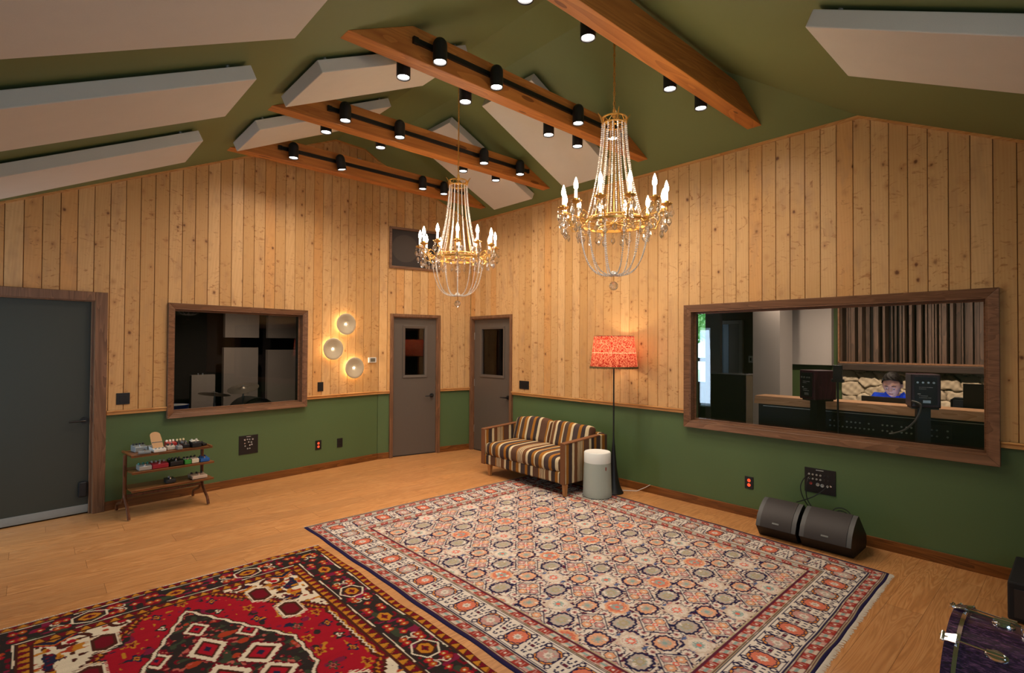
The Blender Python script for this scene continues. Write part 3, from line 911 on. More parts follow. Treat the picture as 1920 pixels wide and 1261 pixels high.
# ================================================================ SOFA
STR = [('6e482e', 7), ('d8c49c', 1.6), ('6e482e', 1.6), ('d8c49c', 1.6), ('5c3f2c', 1.6), ('d8c49c', 1.6), ('6e482e', 1.6), ('d8c49c', 1), ('a06a26', 2), ('5e4232', 11), ('dccaa2', 4.5), ('363032', 6), ('a87028', 5),
       ('463c3c', 9), ('dccaa2', 4), ('9c6624', 6), ('4e4038', 7), ('dccaa2', 2), ('9c6624', 5), ('3a3232', 7), ('dccaa2', 4.5)]
def mat_stripes(name, axis, off=0.0, period=.74, dull=1.0):
    t = NT(name); x, y, z = t.sep(t.coord())
    n, _ = t.noise(t.coord(), 9, 2)
    c = {'x': x, 'y': y}[axis]
    c = t.math('ADD', c, t.math('MULTIPLY', n, .012))
    f = t.math('FRACT', t.math('ADD', t.math('DIVIDE', c, period), off))
    tot = sum(w for _, w in STR); acc = 0; stops = []
    for col, w in STR: stops.append((acc/tot, srgb(col))); acc += w
    col = t.ramp(f, stops, 'CONSTANT')
    w, _ = t.noise(t.coord(), 260, 2)
    col = t.mix(t.math('MULTIPLY', w, .35), col, srgb('5a4230'))
    t.bsdf(col, .92, 0, .15, bump=w, bstr=.3, bdist=.002); return t.m


M['stripe_y'] = mat_stripes('striped_upholstery', 'y', 0.15)
M['stripe_y2'] = mat_stripes('striped_upholstery_front', 'y', 0.62)
M['stripe_x'] = mat_stripes('striped_upholstery_arm', 'x', 0.3)
M['brown_fabric'] = mat_fabric('brown_piping_fabric', '7b5236')
M['leg_oak'] = mat_wood('sofa_leg_oak', 'b98350', '93602f', 'Z')

def cushion(x0, x1, y0, y1, z0, z1, puff=.03, n=10, wr=.004, seed=1):
    # rounded, slightly irregular cushion as a displaced grid box
    bm = bmesh.new(); bmesh.ops.create_cube(bm, size=2); bmesh.ops.subdivide_edges(bm, edges=bm.edges, cuts=n, use_grid_fill=True)
    rnd = random.Random(seed); ph = [rnd.uniform(0, 6) for _ in range(6)]
    h = Vector(((x1-x0)/2, (y1-y0)/2, (z1-z0)/2)); c = Vector(((x0+x1)/2, (y0+y1)/2, (z0+z1)/2)); r = min(h)*.75
    vs = []
    for v in bm.verts:
        p = Vector((v.co.x*h.x, v.co.y*h.y, v.co.z*h.z))
        q = Vector([max(-(h[i]-r), min(h[i]-r, p[i])) for i in range(3)]); d = p-q
        if d.length > 1e-6: p = q+d.normalized()*r*min(1.0, max(abs(d[i])/r for i in range(3)))
        u, w = p.x/h.x, p.y/h.y
        fz = (1-u*u)*(1-w*w)
        p.z += (1 if p.z > 0 else -.6)*puff*max(fz, 0)**.5*abs(p.z)/h.z
        p += Vector((0, 0, wr*math.sin(p.y*17+ph[0])*math.sin(p.x*13+ph[1])))
        vs.append(p+c)
    mb = MB(); idx = {v: i for i, v in enumerate(bm.verts)}
    mb.add(vs, [tuple(idx[v] for v in f.verts) for f in bm.faces]); bm.free(); return mb


sofa = thing('striped_sofa', 'two-seat sofa in brown, cream and mustard stripes between the door and the floor lamp', 'sofa', (-.48, -2.31, 0))
y0, y1, xf, xb = -.70, .70, -.385, .375     # local extents (y0 = right arm)
mb = MB(); mb.box(xf+.005, xb, y0+.05, y1-.05, .135, .262); obj('base_rail', mb, 'stripe_y2', sofa, smooth=True, bevel=.02, segs=3)
obj('seat_cushion', cushion(xf-.015, xb-.14, y0+.058, y1-.058, .245, .415, .022, 12, .004, 3), 'stripe_y', sofa, smooth=True, sub=1)
for s in (-1, 1):
    a, b = (y1-.062, y1) if s > 0 else (y0, y0+.062)
    mb = MB(); mb.prism([(xf, a, .135), (xb-.02, a, .135), (xb-.02, a, .60), (xb-.16, a, .605), (xf, a, .572)], (0, b-a, 0))
    arm = obj('armrest', mb, 'stripe_x', sofa, smooth=True, bevel=.014, segs=3)
    e = MB(); m = (a+b)/2; w = (b-a)/2+.003
    w2 = w-.0; e.prism([(xf-.004, m-w, .135), (xf-.004, m+w, .135), (xf-.004, m+w, .574), (xf-.004, m-w, .574)], (.018, 0, 0))
    e.prism([(xf-.004, m-w, .560), (xb-.16, m-w, .593), (xb-.16, m-w, .609), (xf-.004, m-w, .577)], (0, 2*w, 0))
    obj('arm_piping', e, 'brown_fabric', arm, smooth=True, bevel=.006)
mb = MB(); mb.prism([(xb-.13, y0+.05, .24), (xb, y0+.05, .24), (xb+.0, y0+.05, .61), (xb-.08, y0+.05, .61)], (0, y1-y0-.10, 0))
obj('backrest', mb, 'stripe_y2', sofa, smooth=True, bevel=.02, segs=3)
for i, (a, b) in enumerate(((.01, y1-.075), (y0+.075, -.01))):
    c = cushion(-.075, .075, a, b, -.165, .165, .0, 10, .006, 5+i)
    rot = Matrix.Rotation(R(16), 4, 'Y'); off = Vector((.165, 0, .53))
    ph = i*2.0
    vs = []
    for q in c.v:
        q = Vector(q); w = (q.y-(a+b)/2)/((b-a)/2)
        q.x *= 1+.35*(1-w*w); q.z += .018*(1-w*w)-.012*math.sin(w*3+ph)
        q = rot @ q; vs.append(tuple(q+off))
    c.v = vs
    tag(obj('back_cushion', c, 'stripe_y', sofa, smooth=True, sub=1), None)
bl = MB()
for k, (x, y) in enumerate(((xf+.035, y1-.13), (xf+.035, y0+.025+.0), (xb-.06, y1-.13), (xb-.06, y0+.03))):
    mb = MB(); mb.prism([(x-.024, y-.024, .136), (x+.024, y-.024, .136), (x+.024, y+.024, .136), (x-.024, y+.024, .136)], (0, 0, -.001))
    mb = MB(); top = .137; vs = []
    z0 = .0065 if (k in (1, 3) or k == 2 and False) else .0005
    for z, r in ((z0, .017), (top, .024)):
        vs += [(x-r, y-r, z), (x+r, y-r, z), (x+r, y+r, z), (x-r, y+r, z)]
    mb.add(vs, [(3, 2, 1, 0), (4, 5, 6, 7), (0, 1, 5, 4), (1, 2, 6, 5), (2, 3, 7, 6), (3, 0, 4, 7)])
    obj('leg', mb, 'leg_oak', sofa, bevel=.003)

# ================================================================ AIR PURIFIER
M['pur_body'] = mat_fabric('blue_grey_knit', 'a7aea4', 500, .08)
M['pur_top'] = plain('white_matte_plastic', 'dfe0da', .55, var=.02)
pu = thing('air_purifier', 'white and pale grey cylindrical air purifier beside the sofa arm', 'air purifier', (-.545, -3.195, .0065))
mb = MB(); mb.lathe([(.0005, 0), (.140, 0), (.152, .006), (.156, .02), (.153, .06), (.144, .35), (.143, .372), (.0005, .372)], 48); obj('body', mb, 'pur_body', pu, smooth=True)
mb = MB(); mb.lathe([(.138, .362), (.1435, .368), (.1425, .468), (.136, .477), (.128, .474), (.0005, .470)], 48); obj('top_ring', mb, 'pur_top', pu, smooth=True)
mb = MB(); mb.lathe([(.105, .4712), (.112, .4735), (.119, .4712)], 40); obj('button_ring', mb, 'pur_body', pu, smooth=True)
mb = MB(); a = R(-104); mb.box(-.006, .006, -.0015, .0015, .30, .335, Matrix.Rotation(a+PI/2, 4, 'Z') @ Matrix.Translation((0, -.1465, 0))); obj('tag', mb, plain('dark_red_tag', '8c2f22', .6), pu)

# ================================================================ FLOOR LAMP
def mat_shade():
    t = NT('red_printed_shade'); co = t.coord(); x, y, z = t.sep(co)
    ang = t.math('ARCTAN2', y, x)
    v = t.comb(t.math('MULTIPLY', ang, .24), 0.0, z)
    vo = t.n.new('ShaderNodeTexVoronoi'); vo.feature = 'DISTANCE_TO_EDGE'; t.link(t.mapping(v, (42, 1, 34)), vo.inputs['Vector']); vo.inputs['Scale'].default_value = 1
    n1, _ = t.noise(t.mapping(v, (58, 1, 46)), 1, 4, .65, 1.6)
    n2, _ = t.noise(t.mapping(v, (9, 1, 4)), 1, 2)
    f = t.math('MAXIMUM', t.math('GREATER_THAN', n1, .54), t.math('LESS_THAN', vo.outputs['Distance'], .045))
    pl = t.math('ABSOLUTE', t.math('SUBTRACT', t.math('FRACT', t.math('MULTIPLY', ang, 1.1)), .5))
    seam = t.math('LESS_THAN', pl, .012)
    band = t.math('LESS_THAN', t.math('ABSOLUTE', t.math('SUBTRACT', z, 1.545)), .0025)
    c = t.mix(f, srgb('9c1c18'), srgb('e49a7c')); c = t.mix(t.math('MULTIPLY', seam, .7), c, srgb('8a1c18')); c = t.mix(band, c, srgb('f4d8b8'))
    c = t.mix(t.math('MULTIPLY', n2, .3), c, srgb('b03028'))
    d = t.new('ShaderNodeBsdfDiffuse'); t.link(c, d.inputs[0]); tr = t.new('ShaderNodeBsdfTranslucent'); t.link(c, tr.inputs[0])
    m = t.new('ShaderNodeMixShader'); m.inputs[0].default_value = .62; t.link(d.outputs[0], m.inputs[1]); t.link(tr.outputs[0], m.inputs[2]); t.link(m.outputs[0], t.out.inputs[0])
    return t.m


lp = thing('floor_lamp', 'tall black floor lamp with a red patterned shade beside the sofa', 'lamp', (-.285, -3.215, 0))
mb = MB(); prof = [(.0005, 0), (.108, 0), (.110, .008), (.096, .03), (.070, .09), (.052, .17), (.038, .28), (.026, .40), (.016, .52), (.0085, .60), (.0085, .62), (.0005, .62)]
mb.lathe(prof, 36); obj('base', mb, 'black', lp, smooth=True)
mb = MB(); mb.cyl((0, 0, .60), (0, 0, 1.50), .0085, n=12); obj('pole', mb, 'black', lp, smooth=True)
mb = MB(); n = 96
prof = []
vs = []; fs = []
for j, (r, z) in enumerate(((.258, 1.388), (.2365, 1.56), (.217, 1.731))):
    for i in range(n):
        a = 2*PI*i/n; rr_ = r+.003*math.cos(a*24); vs.append((rr_*math.cos(a), rr_*math.sin(a), z))
for j in range(2):
    for i in range(n): fs.append((j*n+i, j*n+(i+1) % n, (j+1)*n+(i+1) % n, (j+1)*n+i))
mb.add(vs, fs); sh = obj('lamp_shade', mb, mat_shade(), lp, smooth=True, angle=80)
mb = MB(); rnd = random.Random(3)
for i in range(150):
    a = 2*PI*i/150; r = .261; z = 1.392; mb.tube([(r*math.cos(a), r*math.sin(a), z), (r*1.01*math.cos(a+.01), r*1.01*math.sin(a+.01), z-.016-rnd.random()*.006)], .0042, 4)
mb.tube([(.26*math.cos(2*PI*i/60), .26*math.sin(2*PI*i/60), 1.39) for i in range(60)], .0055, 6, closed=True)
obj('fringe', mb, plain('gold_brown_fringe', '5e4a22', .8, scale=200, var=.4), sh, smooth=True)
mb = MB()
for k in range(3):
    a = 2*PI*k/3; mb.cyl((0, 0, 1.50), (.22*math.cos(a), .22*math.sin(a), 1.70), .002, n=6)
mb.tube([(.218*math.cos(2*PI*i/40), .218*math.sin(2*PI*i/40), 1.728) for i in range(40)], .0025, 6, closed=True)
mb.cyl((0, 0, 1.44), (0, 0, 1.50), .018, n=12)
obj('shade_carrier', mb, 'black', lp, smooth=True)
mb = MB(); mb.sphere((0, 0, 1.535), .032, 16, 10); obj('bulb', mb, emis('lamp_bulb_glow', (1, .8, .55), 14), lp, smooth=True)
light('floor_lamp_light', 'POINT', (0, 0, 1.585), P_LAMP, (1, .74, .46), .04, parent=lp)
mb = MB(); mb.tube([(-.16, -3.23, .004), (-.10, -3.30, .004), (-.05, -3.36, .004), (-.012, -3.44, .05), (-.004, -3.5, .09)], .004, 6)
tag(obj('lamp_cord', mb, 'white', smooth=True), 'thin white cord on the floor behind the lamp base', 'cord')

# ================================================================ WEDGE MONITORS
M['grille'] = plain('dark_metal_grille', '352f2d', .6, .2, scale=900, var=.35)
M['wedge_edge'] = plain('grey_cabinet_edge', '4c4b4a', .55)
def wedge(label, ya, yb):
    t = thing('floor_monitor', label, 'speaker', (0, 0, 0), 0, 'wedge monitors under the control room window')
    t.location = (-.23, (ya+yb)/2, 0); h = abs(yb-ya)/2; X = .23
    prof = [(-.385, .002), (-.455, .095), (-.452, .110), (-.425, .175), (-.375, .232), (-.310, .278), (-.262, .297), (-.245, .295), (-.045, .11), (-.035, .045), (-.055, .002)]
    p = [(x+X, z) for x, z in prof]
    mb = MB(); mb.prism([(x, -h, z) for x, z in p], (0, 2*h, 0)); c = obj('cabinet', mb, 'black_plastic', t, bevel=.004)
    # curved front: side rails and recessed grille
    arc = p[1:7]
    def sheet(a, b, off, m, nm, par):
        mb = MB(); n = len(arc); vs = []
        for i, (x, z) in enumerate(arc):
            q = arc[min(i+1, n-1)]; r_ = arc[max(i-1, 0)]; d = Vector((q[0]-r_[0], 0, q[1]-r_[1])).normalized(); nr = Vector((-d.z, 0, d.x))
            for yy in (a, b):
                for o_ in (off, off-.004): vs.append(Vector((x, yy, z))+nr*o_)
        fs = []
        for i in range(n-1):
            b0 = i*4; b1 = b0+4
            fs += [(b0, b0+2, b1+2, b1), (b0+1, b1+1, b1+3, b0+3), (b0, b1, b1+1, b0+1), (b0+2, b0+3, b1+3, b1+2)]
        fs += [(0, 1, 3, 2), (4*n-4, 4*n-2, 4*n-1, 4*n-3)]
        mb.add(vs, fs); return obj(nm, mb, m, par, smooth=True, angle=30)
    sheet(-h, h, .002, 'wedge_edge', 'front_rim', t)
    sheet(-h+.035, h-.035, .006, 'grille', 'speaker_grille', t)
    b = MB(); b.box(-.002, .002, -.026, .026, -.006, .006, Matrix.Translation((-.4475+X, 0, .140)) @ Matrix.Rotation(R(20), 4, 'Y')); bd = obj('badge', b, 'steel', t)
    return t


wedge('left of the two black wedge floor monitors', -4.835, -5.150)
wedge('right of the two black wedge floor monitors', -5.178, -5.545)

# ================================================================ WALL BOXES
def wall_thing(name, label, cat, mat, u, z, group=None):
    t = thing(name, label, cat, (0, 0, 0), 0, group); t.matrix_world = mat @ Matrix.Translation((u, 0, z)); return t


def plate(name, label, mat, u, z, w, h, dup=None, v=0.0):
    t = wall_thing(name, label, 'outlet' if dup else 'switch plate', mat, u, z)
    mb = MB(); mb.box(-w/2, w/2, v-.007, v+.001, -h/2, h/2); obj('cover_plate', mb, 'black', t, bevel=.002)
    if dup:
        for s in (-1, 1):
            mb = MB(); mb.lathe([(.0005, 0), (.0155, 0), (.0165, -.002), (.0005, -.003)], 18, c=(0, v-.008, s*.0215), m=Matrix.Rotation(PI/2, 4, 'X'))
            k = obj('socket', mb, dup, t, smooth=True)
            sl = MB(); sl.box(-.006, -.004, v-.0135, v-.010, s*.0215-.002, s*.0215+.007); sl.box(.004, .006, v-.0135, v-.010, s*.0215-.002, s*.0215+.006); obj('socket_slots', sl, 'black', k)
    else:
        mb = MB(); mb.box(-w*.3, w*.3, v-.010, v-.006, -h*.32, h*.32); obj('rocker', mb, 'black_plastic', t, bevel=.001)
    return t


plate('wall_outlet', 'small outlet with two orange-red sockets on the green wall left of the plain black one', MA, -.892, .326, .082, .118, 'socket_glow', T0)
plate('wall_outlet', 'small black outlet on the green wall nearest the left glazed door', MA, -.586, .314, .080, .118, 'black_plastic', T0)
plate('wall_outlet', 'outlet with two orange-red sockets on the right wall beside the wedge monitors', MC, 4.576, .324, .080, .115, 'socket_glow', T0)
plate('wall_plate', 'square black plate on the pine wall between the big dark door and the booth window', MA, -2.973, 1.073, .110, .112)
plate('wall_plate', 'small black upright plate on the pine wall under the round wall lights', MA, -.882, 1.074, .078, .118)
plate('wall_plate', 'wide black plate on the pine wall to the right of the right glazed door', MC, 1.48, 1.070, .190, .114)
t = wall_thing('thermostat', 'small silver thermostat on the pine wall left of the left glazed door', 'thermostat', MA, -.113, 1.404)
mb = MB(); mb.box(-.062, .062, -.024, 0, -.036, .036); obj('case', mb, 'white', t, bevel=.004)
mb = MB(); mb.box(-.038, .040, -.0265, -.023, -.023, .025); obj('screen', mb, plain('lcd_grey', '6d685a', .3), t)


def patch_panel(label, mat, u, z, kind):
    t = wall_thing('patch_panel', label, 'connector panel', mat, u, z, None); v = T0
    w, h = (.214, .214) if kind == 0 else (.243, .212)
    mb = MB(); mb.box(-w/2, w/2, v-.006, v+.001, -h/2, h/2); obj('face_plate', mb, plain('dark_anodised', '221d1c', .5, .3), t, bevel=.001)
    def jack(x, zz, r, mt):
        j = MB(); j.lathe([(r, 0), (r, -.004), (r*.75, -.005), (r*.55, -.003), (.0005, -.003)], 14, c=(x, v-.006, zz), m=Matrix.Rotation(-PI/2, 4, 'X')); obj('connector', j, mt, t, smooth=True)
    if kind == 0:
        rows = [(-.045, .06), (-.015, .062), (.01, .06), (.045, .058), (-.045, .02), (.0, .03), (.03, .025), (-.04, -.012), (.012, -.008), (.035, -.002), (-.012, -.045), (.012, -.045)]
        for i, (x, zz) in enumerate(rows): jack(x, zz, .008 if i % 3 else .0095, 'steel' if i % 4 else 'chrome')
    else:
        for r_ in range(2):
            for i in range(6): jack(-.085+i*.030, .050-r_*.038, .0085, 'steel' if i < 4 else 'black')
        jack(-.07, -.03, .012, plain('red_jack', '8c2a20', .5)); jack(-.015, -.032, .015, 'steel'); jack(.02, -.035, .015, 'steel'); jack(.06, -.035, .010, 'steel'); jack(.085, -.03, .010, 'chrome')
    return t


# the captions on both plates are too small to read in the photo: a short white line of tiny marks
def caption(t, w, z):
    mb = MB(); x = -w/2; rnd = random.Random(5)
    while x < w/2:
        k = rnd.choice([.0025, .0035, .0045]); mb.box(x, x+k, T0-.0072, T0-.0062, z-.0028, z+.0028); x += k+.0016
    obj('caption_marks', mb, 'white', t)


caption(patch_panel('square black connector panel on the green wall right of the pedal shelf', MA, -1.762, .4525, 0), .05, .092)
caption(patch_panel('wide black connector panel with cables above the wedge monitors', MC, 5.187, .4555, 1), .06, .092)
# cables from the panel down behind the monitors
pz = [((-.02, -5.105, .505), (-.075, -5.08, .46), (-.10, -5.07, .40), (-.10, -5.085, .33), (-.09, -5.12, .26), (-.075, -5.165, .20)),
      ((-.02, -5.132, .505), (-.07, -5.12, .47), (-.09, -5.11, .40), (-.09, -5.12, .31), (-.09, -5.16, .24)),
      ((-.02, -5.25, .42), (-.06, -5.22, .385), (-.105, -5.17, .34), (-.13, -5.10, .30), (-.14, -5.05, .275))]
labs = ['black cable looping widest to the left from the connector panel', 'black cable hanging straight from the connector panel', 'black cable crossing down left from the connector panel']
def smooth_path(p, k=6):
    P = [Vector(q) for q in p]; P = [P[0]]+P+[P[-1]]; out = []
    for i in range(1, len(P)-2):
        for j in range(k):
            f = j/k; a, b, c, d = P[i-1:i+3]
            out.append(.5*((2*b)+(c-a)*f+(2*a-5*b+4*c-d)*f*f+(3*b-a-3*c+d)*f**3))
    out.append(P[-2]); return out
for p, l in zip(pz, labs):
    mb = MB(); mb.tube(smooth_path(p), .0042, 6); tag(obj('audio_cable', mb, 'black_plastic', smooth=True), l, 'cable', 'cables at the connector panel')
mb = MB(); mb.tube(smooth_path([(-.13, -5.30, .215), (-.10, -5.33, .27), (-.075, -5.37, .285), (-.07, -5.42, .27), (-.085, -5.46, .225), (-.10, -5.48, .19)]), .004, 6)
mb.tube(smooth_path([(-.13, -5.31, .215), (-.09, -5.36, .262), (-.08, -5.42, .25), (-.10, -5.47, .19)]), .004, 6)
tag(obj('coiled_cable', mb, 'black_plastic', smooth=True), 'black cable loop resting behind the right wedge monitor', 'cable')

# ================================================================ WALL LIGHTS
M['ceramic'] = plain('sand_ceramic', 'bfae90', .55, var=.05, scale=60)
for u, z, w in ((-.547, 1.889, 'top of the three round ceramic wall lights'), (-.732, 1.56, 'leftmost of the three round ceramic wall lights'), (-.416, 1.305, 'lowest of the three round ceramic wall lights')):
    t = wall_thing('disc_wall_light', w, 'wall light', MA, u, z, 'round ceramic wall lights')
    m = Matrix.Rotation(PI/2, 4, 'X')
    mb = MB(); r = .143
    prof = [(.012, .036), (.030, .038), (.036, .042), (.045, .040), (.052, .045), (.075, .046), (.080, .049), (.105, .051), (.112, .055), (.138, .058), (r, .055), (r, .050), (.10, .040), (.03, .028), (.012, .028), (.012, .036)]
    mb.lathe(prof, 40, m=m); obj('disc', mb, 'ceramic', t, smooth=True, angle=60)
    b = MB(); b.lathe([(.0005, 0), (.03, 0), (.03, .012), (.010, .014), (.010, .030), (.0005, .030)], 16, m=m); obj('wall_mount', b, 'brass', t, smooth=True)
    b = MB(); b.sphere((0, -.036, 0), .011, 12, 8); obj('bulb', b, emis('sconce_bulb_glow', (1, .88, .7), 22), t, smooth=True)
    for k in range(4):
        a = PI/4+k*PI/2
        light('disc_light_lamp', 'POINT', (.055*math.cos(a), -.022, .055*math.sin(a)), P_SCON/4, (1, .74, .42), .008, parent=t)

# ================================================================ PEDAL SHELF
M['teak'] = mat_wood('teak_shelf', '8f5a2e', '5e3516', 'X', rough=.38)
M['teak_z'] = mat_wood('teak_upright', '74452a', '47260f', 'Z', rough=.38)
PS = Matrix.Translation((-4.365, -.863, 0)) @ Matrix.Rotation(R(6.49), 4, 'Z')
sh = thing('pedal_shelf', 'low three-tier teak shelf of effects pedals by the big dark door', 'shelf'); sh.matrix_world = PS
for z, a, b, c, d in ((.585, -.012, .672, -.005, .335), (.430, -.004, .690, -.002, .30), (.265, -.004, .690, .0, .30)):
    mb = MB(); mb.box(a, b, c, d, z-.012, z); mb.box(a, b, c, c+.012, z-.018, z+.004 if z < .5 else z)
    if z > .5: mb.box(a, a+.02, c, d, z-.012, z+.008); mb.box(b-.02, b, c, d, z-.012, z+.008)
    obj('shelf_board', mb, 'teak', sh, bevel=.003)
for u in (-.022, .640):
    mb = MB(); vm = .19
    if u < 0: vm = .16
    mb.tube(smooth_path([(u, vm, .575), (u, vm, .45), (u, vm, .25), (u, vm-.005, .19)]), .016, 8)
    o = obj('upright', mb, 'teak_z', sh, smooth=True)
    for tip in (0.0, .44):
        s = -1 if tip < vm else 1
        mb = MB(); mb.tube(smooth_path([(u, vm, .22), (u, vm+s*.03, .17), (u, vm+s*.085, .12), (u, tip-s*.03, .07), (u, tip, .0095)]), .014, 8, radii=None)
        obj('leg', mb, 'teak_z', sh, smooth=True)
mb = MB(); mb.box(-.01, .65, .17, .19, .175, .20); obj('stretcher', mb, 'teak_z', sh)


def pmat(c, r=.4, m=0.0): return plain('pedal_'+c, c, r, m, var=.03)
PM = {}
def pedal(label, u, v, z, w, d, h, col, knobs=2, kcol='e8e0d0', foot=True, rot=0, mat=None, metal=0.0, band=None, slope=.2):
    t = thing('effects_pedal', label, 'guitar pedal'); t.matrix_world = PS @ Matrix.Translation((u, v, z)) @ Matrix.Rotation(rot, 4, 'Z')
    if col not in PM: PM[col] = pmat(col, .35, metal)
    if kcol not in PM: PM[kcol] = pmat(kcol, .4)
    mb = MB(); mb.prism([(0, 0, .002), (0, d, .002), (0, d, h), (0, 0, h*(1-slope))], (w, 0, 0)); obj('enclosure', mb, PM[col], t, bevel=.004)
    for i in range(knobs):
        x = w*(i+.5)/knobs; kz = h*(1-slope*.25); k = MB(); k.lathe([(.010, -.004), (.0095, .014), (.007, .017), (.0005, .017)], 12, c=(x, d*.74, kz)); obj('knob', k, PM[kcol], t, smooth=True)
    if foot:
        k = MB(); kz = h*(1-slope*.78); k.lathe([(.008, -.004), (.008, .006), (.0055, .007), (.0055, .014), (.0005, .015)], 12, c=(w*.5, d*.26, kz)); obj('footswitch', k, 'chrome', t, smooth=True)
    if band:
        if band not in PM: PM[band] = pmat(band)
        k = MB(); k.prism([(.004, d*.45, h*(1-slope*.55)+.0005), (w-.004, d*.45, h*(1-slope*.55)+.0005), (w-.004, d*.95, h*(1-slope*.05)+.0005), (.004, d*.95, h*(1-slope*.05)+.0005)], (0, 0, .001)); obj('face_plate', k, PM[band], t)
    return t


zt1, zt2, zt3 = .5855, .4345, .2695
pedal('silver effects pedal with a red knob at the left end of the top shelf', .055, .16, zt1, .105, .11, .062, 'aeb6b8', 4, '1c1c1e', True, .1, metal=.6)
pedal('flat grey pedal lying in front of the silver one, top shelf', .050, .03, zt1, .095, .075, .026, '7f8486', 1, '3a3a3c', True, -.2)
pedal('red effects pedal with white knobs at the back of the top shelf', .330, .20, zt1, .085, .10, .055, 'a82c28', 3, 'efe6d6')
pedal('small beige effects pedal in front of the red one', .296, .07, zt1, .068, .07, .042, 'c3b8a8', 2, '2a2a2c')
pedal('tiny grey effects pedal at the front middle of the top shelf', .365, .015, zt1, .045, .06, .042, '84888a', 1, '3a3a3c')
pedal('black effects pedal with cream knobs at the back of the top shelf', .418, .19, zt1, .085, .10, .055, '1a1a1c', 3, 'e2cfa2')
pedal('black effects pedal near the right end of the top shelf', .430, .07, zt1, .06, .10, .045, '17181b', 2, '60636a')
pedal('black effects pedal with a white face near the right end of the top shelf', .500, .03, zt1, .082, .12, .060, '1b1b1d', 2, 'c8c4ba', True, 0, band='d8d2c4')
pedal('small black cube pedal at the right end of the top shelf', .600, .05, zt1, .045, .06, .030, '151517', 1, '2a2a2c', False, .3)
# treadle pedal
t = thing('expression_pedal', 'white pedal with a raised tan treadle on the top shelf', 'guitar pedal'); t.matrix_world = PS @ Matrix.Translation((.170, .02, zt1)) @ Matrix.Rotation(.04, 4, 'Z')
mb = MB(); mb.prism([(0, 0, .002), (0, .19, .002), (0, .19, .05), (0, .0, .030)], (.105, 0, 0)); obj('housing', mb, pmat('d8d4cc'), t, bevel=.005)
mb = MB(); pts = [(-.042, -.09), (.042, -.09), (.046, .02), (.043, .075)]+[(.043*math.cos(a), .075+.035*math.sin(a)) for a in [PI*i/10 for i in range(11)]]+[(-.046, .02)]
mt = Matrix.Translation((.052, .10, .085)) @ Matrix.Rotation(R(50), 4, 'X')
mb.prism([tuple(mt @ Vector((x, y, 0))) for x, y in pts], tuple(mt.to_3x3() @ Vector((0, 0, .008)))); tr_ = obj('treadle', mb, pmat('b98f62', .7), t)
mb = MB(); mb.prism([tuple(mt @ Vector((x, y, .0085))) for x, y in ((-.043, -.012), (.043, -.012), (.043, -.004), (-.043, -.004))], tuple(mt.to_3x3() @ Vector((0, 0, .001)))); obj('treadle_bar', mb, 'black', tr_)
mb = MB()
for i in range(3): mb.lathe([(.008, 0), (.007, .012), (.0005, .012)], 10, c=(.02+i*.03, .018, .032))
obj('knobs', mb, 'steel', t, smooth=True)
pedal('silver effects pedal with teal knobs at the left end of the middle shelf', .055, .012, zt2, .100, .11, .050, 'a9aaa6', 3, '2f7f72', True, 0, metal=.5)
pedal('wide red effects pedal on the middle shelf', .158, .008, zt2, .132, .12, .052, '8f1226', 4, 'b9b9b9')
pedal('wide black effects pedal in the middle of the middle shelf', .308, .02, zt2, .112, .12, .055, '131315', 4, '5a5a5c')
pedal('green effects pedal on the middle shelf', .428, .010, zt2, .058, .10, .050, '2f8a35', 2, '1a1a1a', True, 0, band='cfd2c4')
pedal('cream effects pedal between the green and the blue one', .491, .012, zt2, .064, .11, .052, 'd8d0ba', 2, '1a1a1a')
pedal('blue effects pedal at the right end of the middle shelf', .567, .010, zt2, .085, .10, .042, '1c5ba8', 2, '163a70')
pedal('low dark grey effects pedal in the middle of the bottom shelf', .284, .045, zt3, .080, .09, .045, '26282a', 1, '9a9a98', True)
pedal('beige-fronted pedal with black knobs on the bottom shelf', .502, .022, zt3, .135, .14, .040, 'c2ab97', 3, '0e0e10')

# ================================================================ DRUM AND CAB IN THE NEAR RIGHT CORNER
def mat_purple():
    t = NT('purple_wood_lacquer'); co = t.coord()
    x, y, z = t.sep(co); ang = t.math('ARCTAN2', z, x)
    v = t.comb(t.math('MULTIPLY', ang, 18.0), t.math('MULTIPLY', y, 14.0), 0.0)
    n, _ = t.noise(v, 2.2, 5, .65, 1.0)
    c = t.ramp(n, [(.3, srgb('150c1a')), (.52, srgb('33203b')), (.68, srgb('6a4560'))]); t.bsdf(c, .18, 0, .6, Coat_Weight=.6, Coat_Roughness=.08); return t.m


M['purple'] = mat_purple()
DR = .276
dt = thing('bass_drum', 'purple lacquered bass drum with chrome lugs at the bottom right corner', 'drum', (-2.38, -6.42, .318), R(-2))
RX = Matrix.Rotation(PI/2, 4, 'X')    # lathe axis z -> -y
mb = MB(); mb.lathe([(DR, .02), (DR, .42), (DR-.006, .42), (DR-.006, .02), (DR, .02)], 64, m=RX); obj('shell', mb, 'purple', dt, smooth=True, angle=50)
for nm, a in (('front_hoop', -.016), ('back_hoop', .418)):
    mb = MB(); mb.lathe([(DR+.014, a), (DR+.014, a+.040), (DR+.003, a+.040), (DR+.003, a), (DR+.014, a)], 64, m=RX); obj(nm, mb, 'purple', dt, smooth=True, angle=50)
    mb = MB(); b = a+.030 if nm[0] == 'f' else a-.006; mb.lathe([(DR+.0155, b), (DR+.0155, b+.013), (DR+.001, b+.013), (DR+.001, b), (DR+.0155, b)], 64, m=RX); obj('chrome_flesh_hoop', mb, 'chrome', dt, smooth=True, angle=50)
    mb = MB(); mb.lathe([(DR+.002, b+.002), (.0005, b+.002)], 48, m=RX); obj('drum_head', mb, 'white', dt)
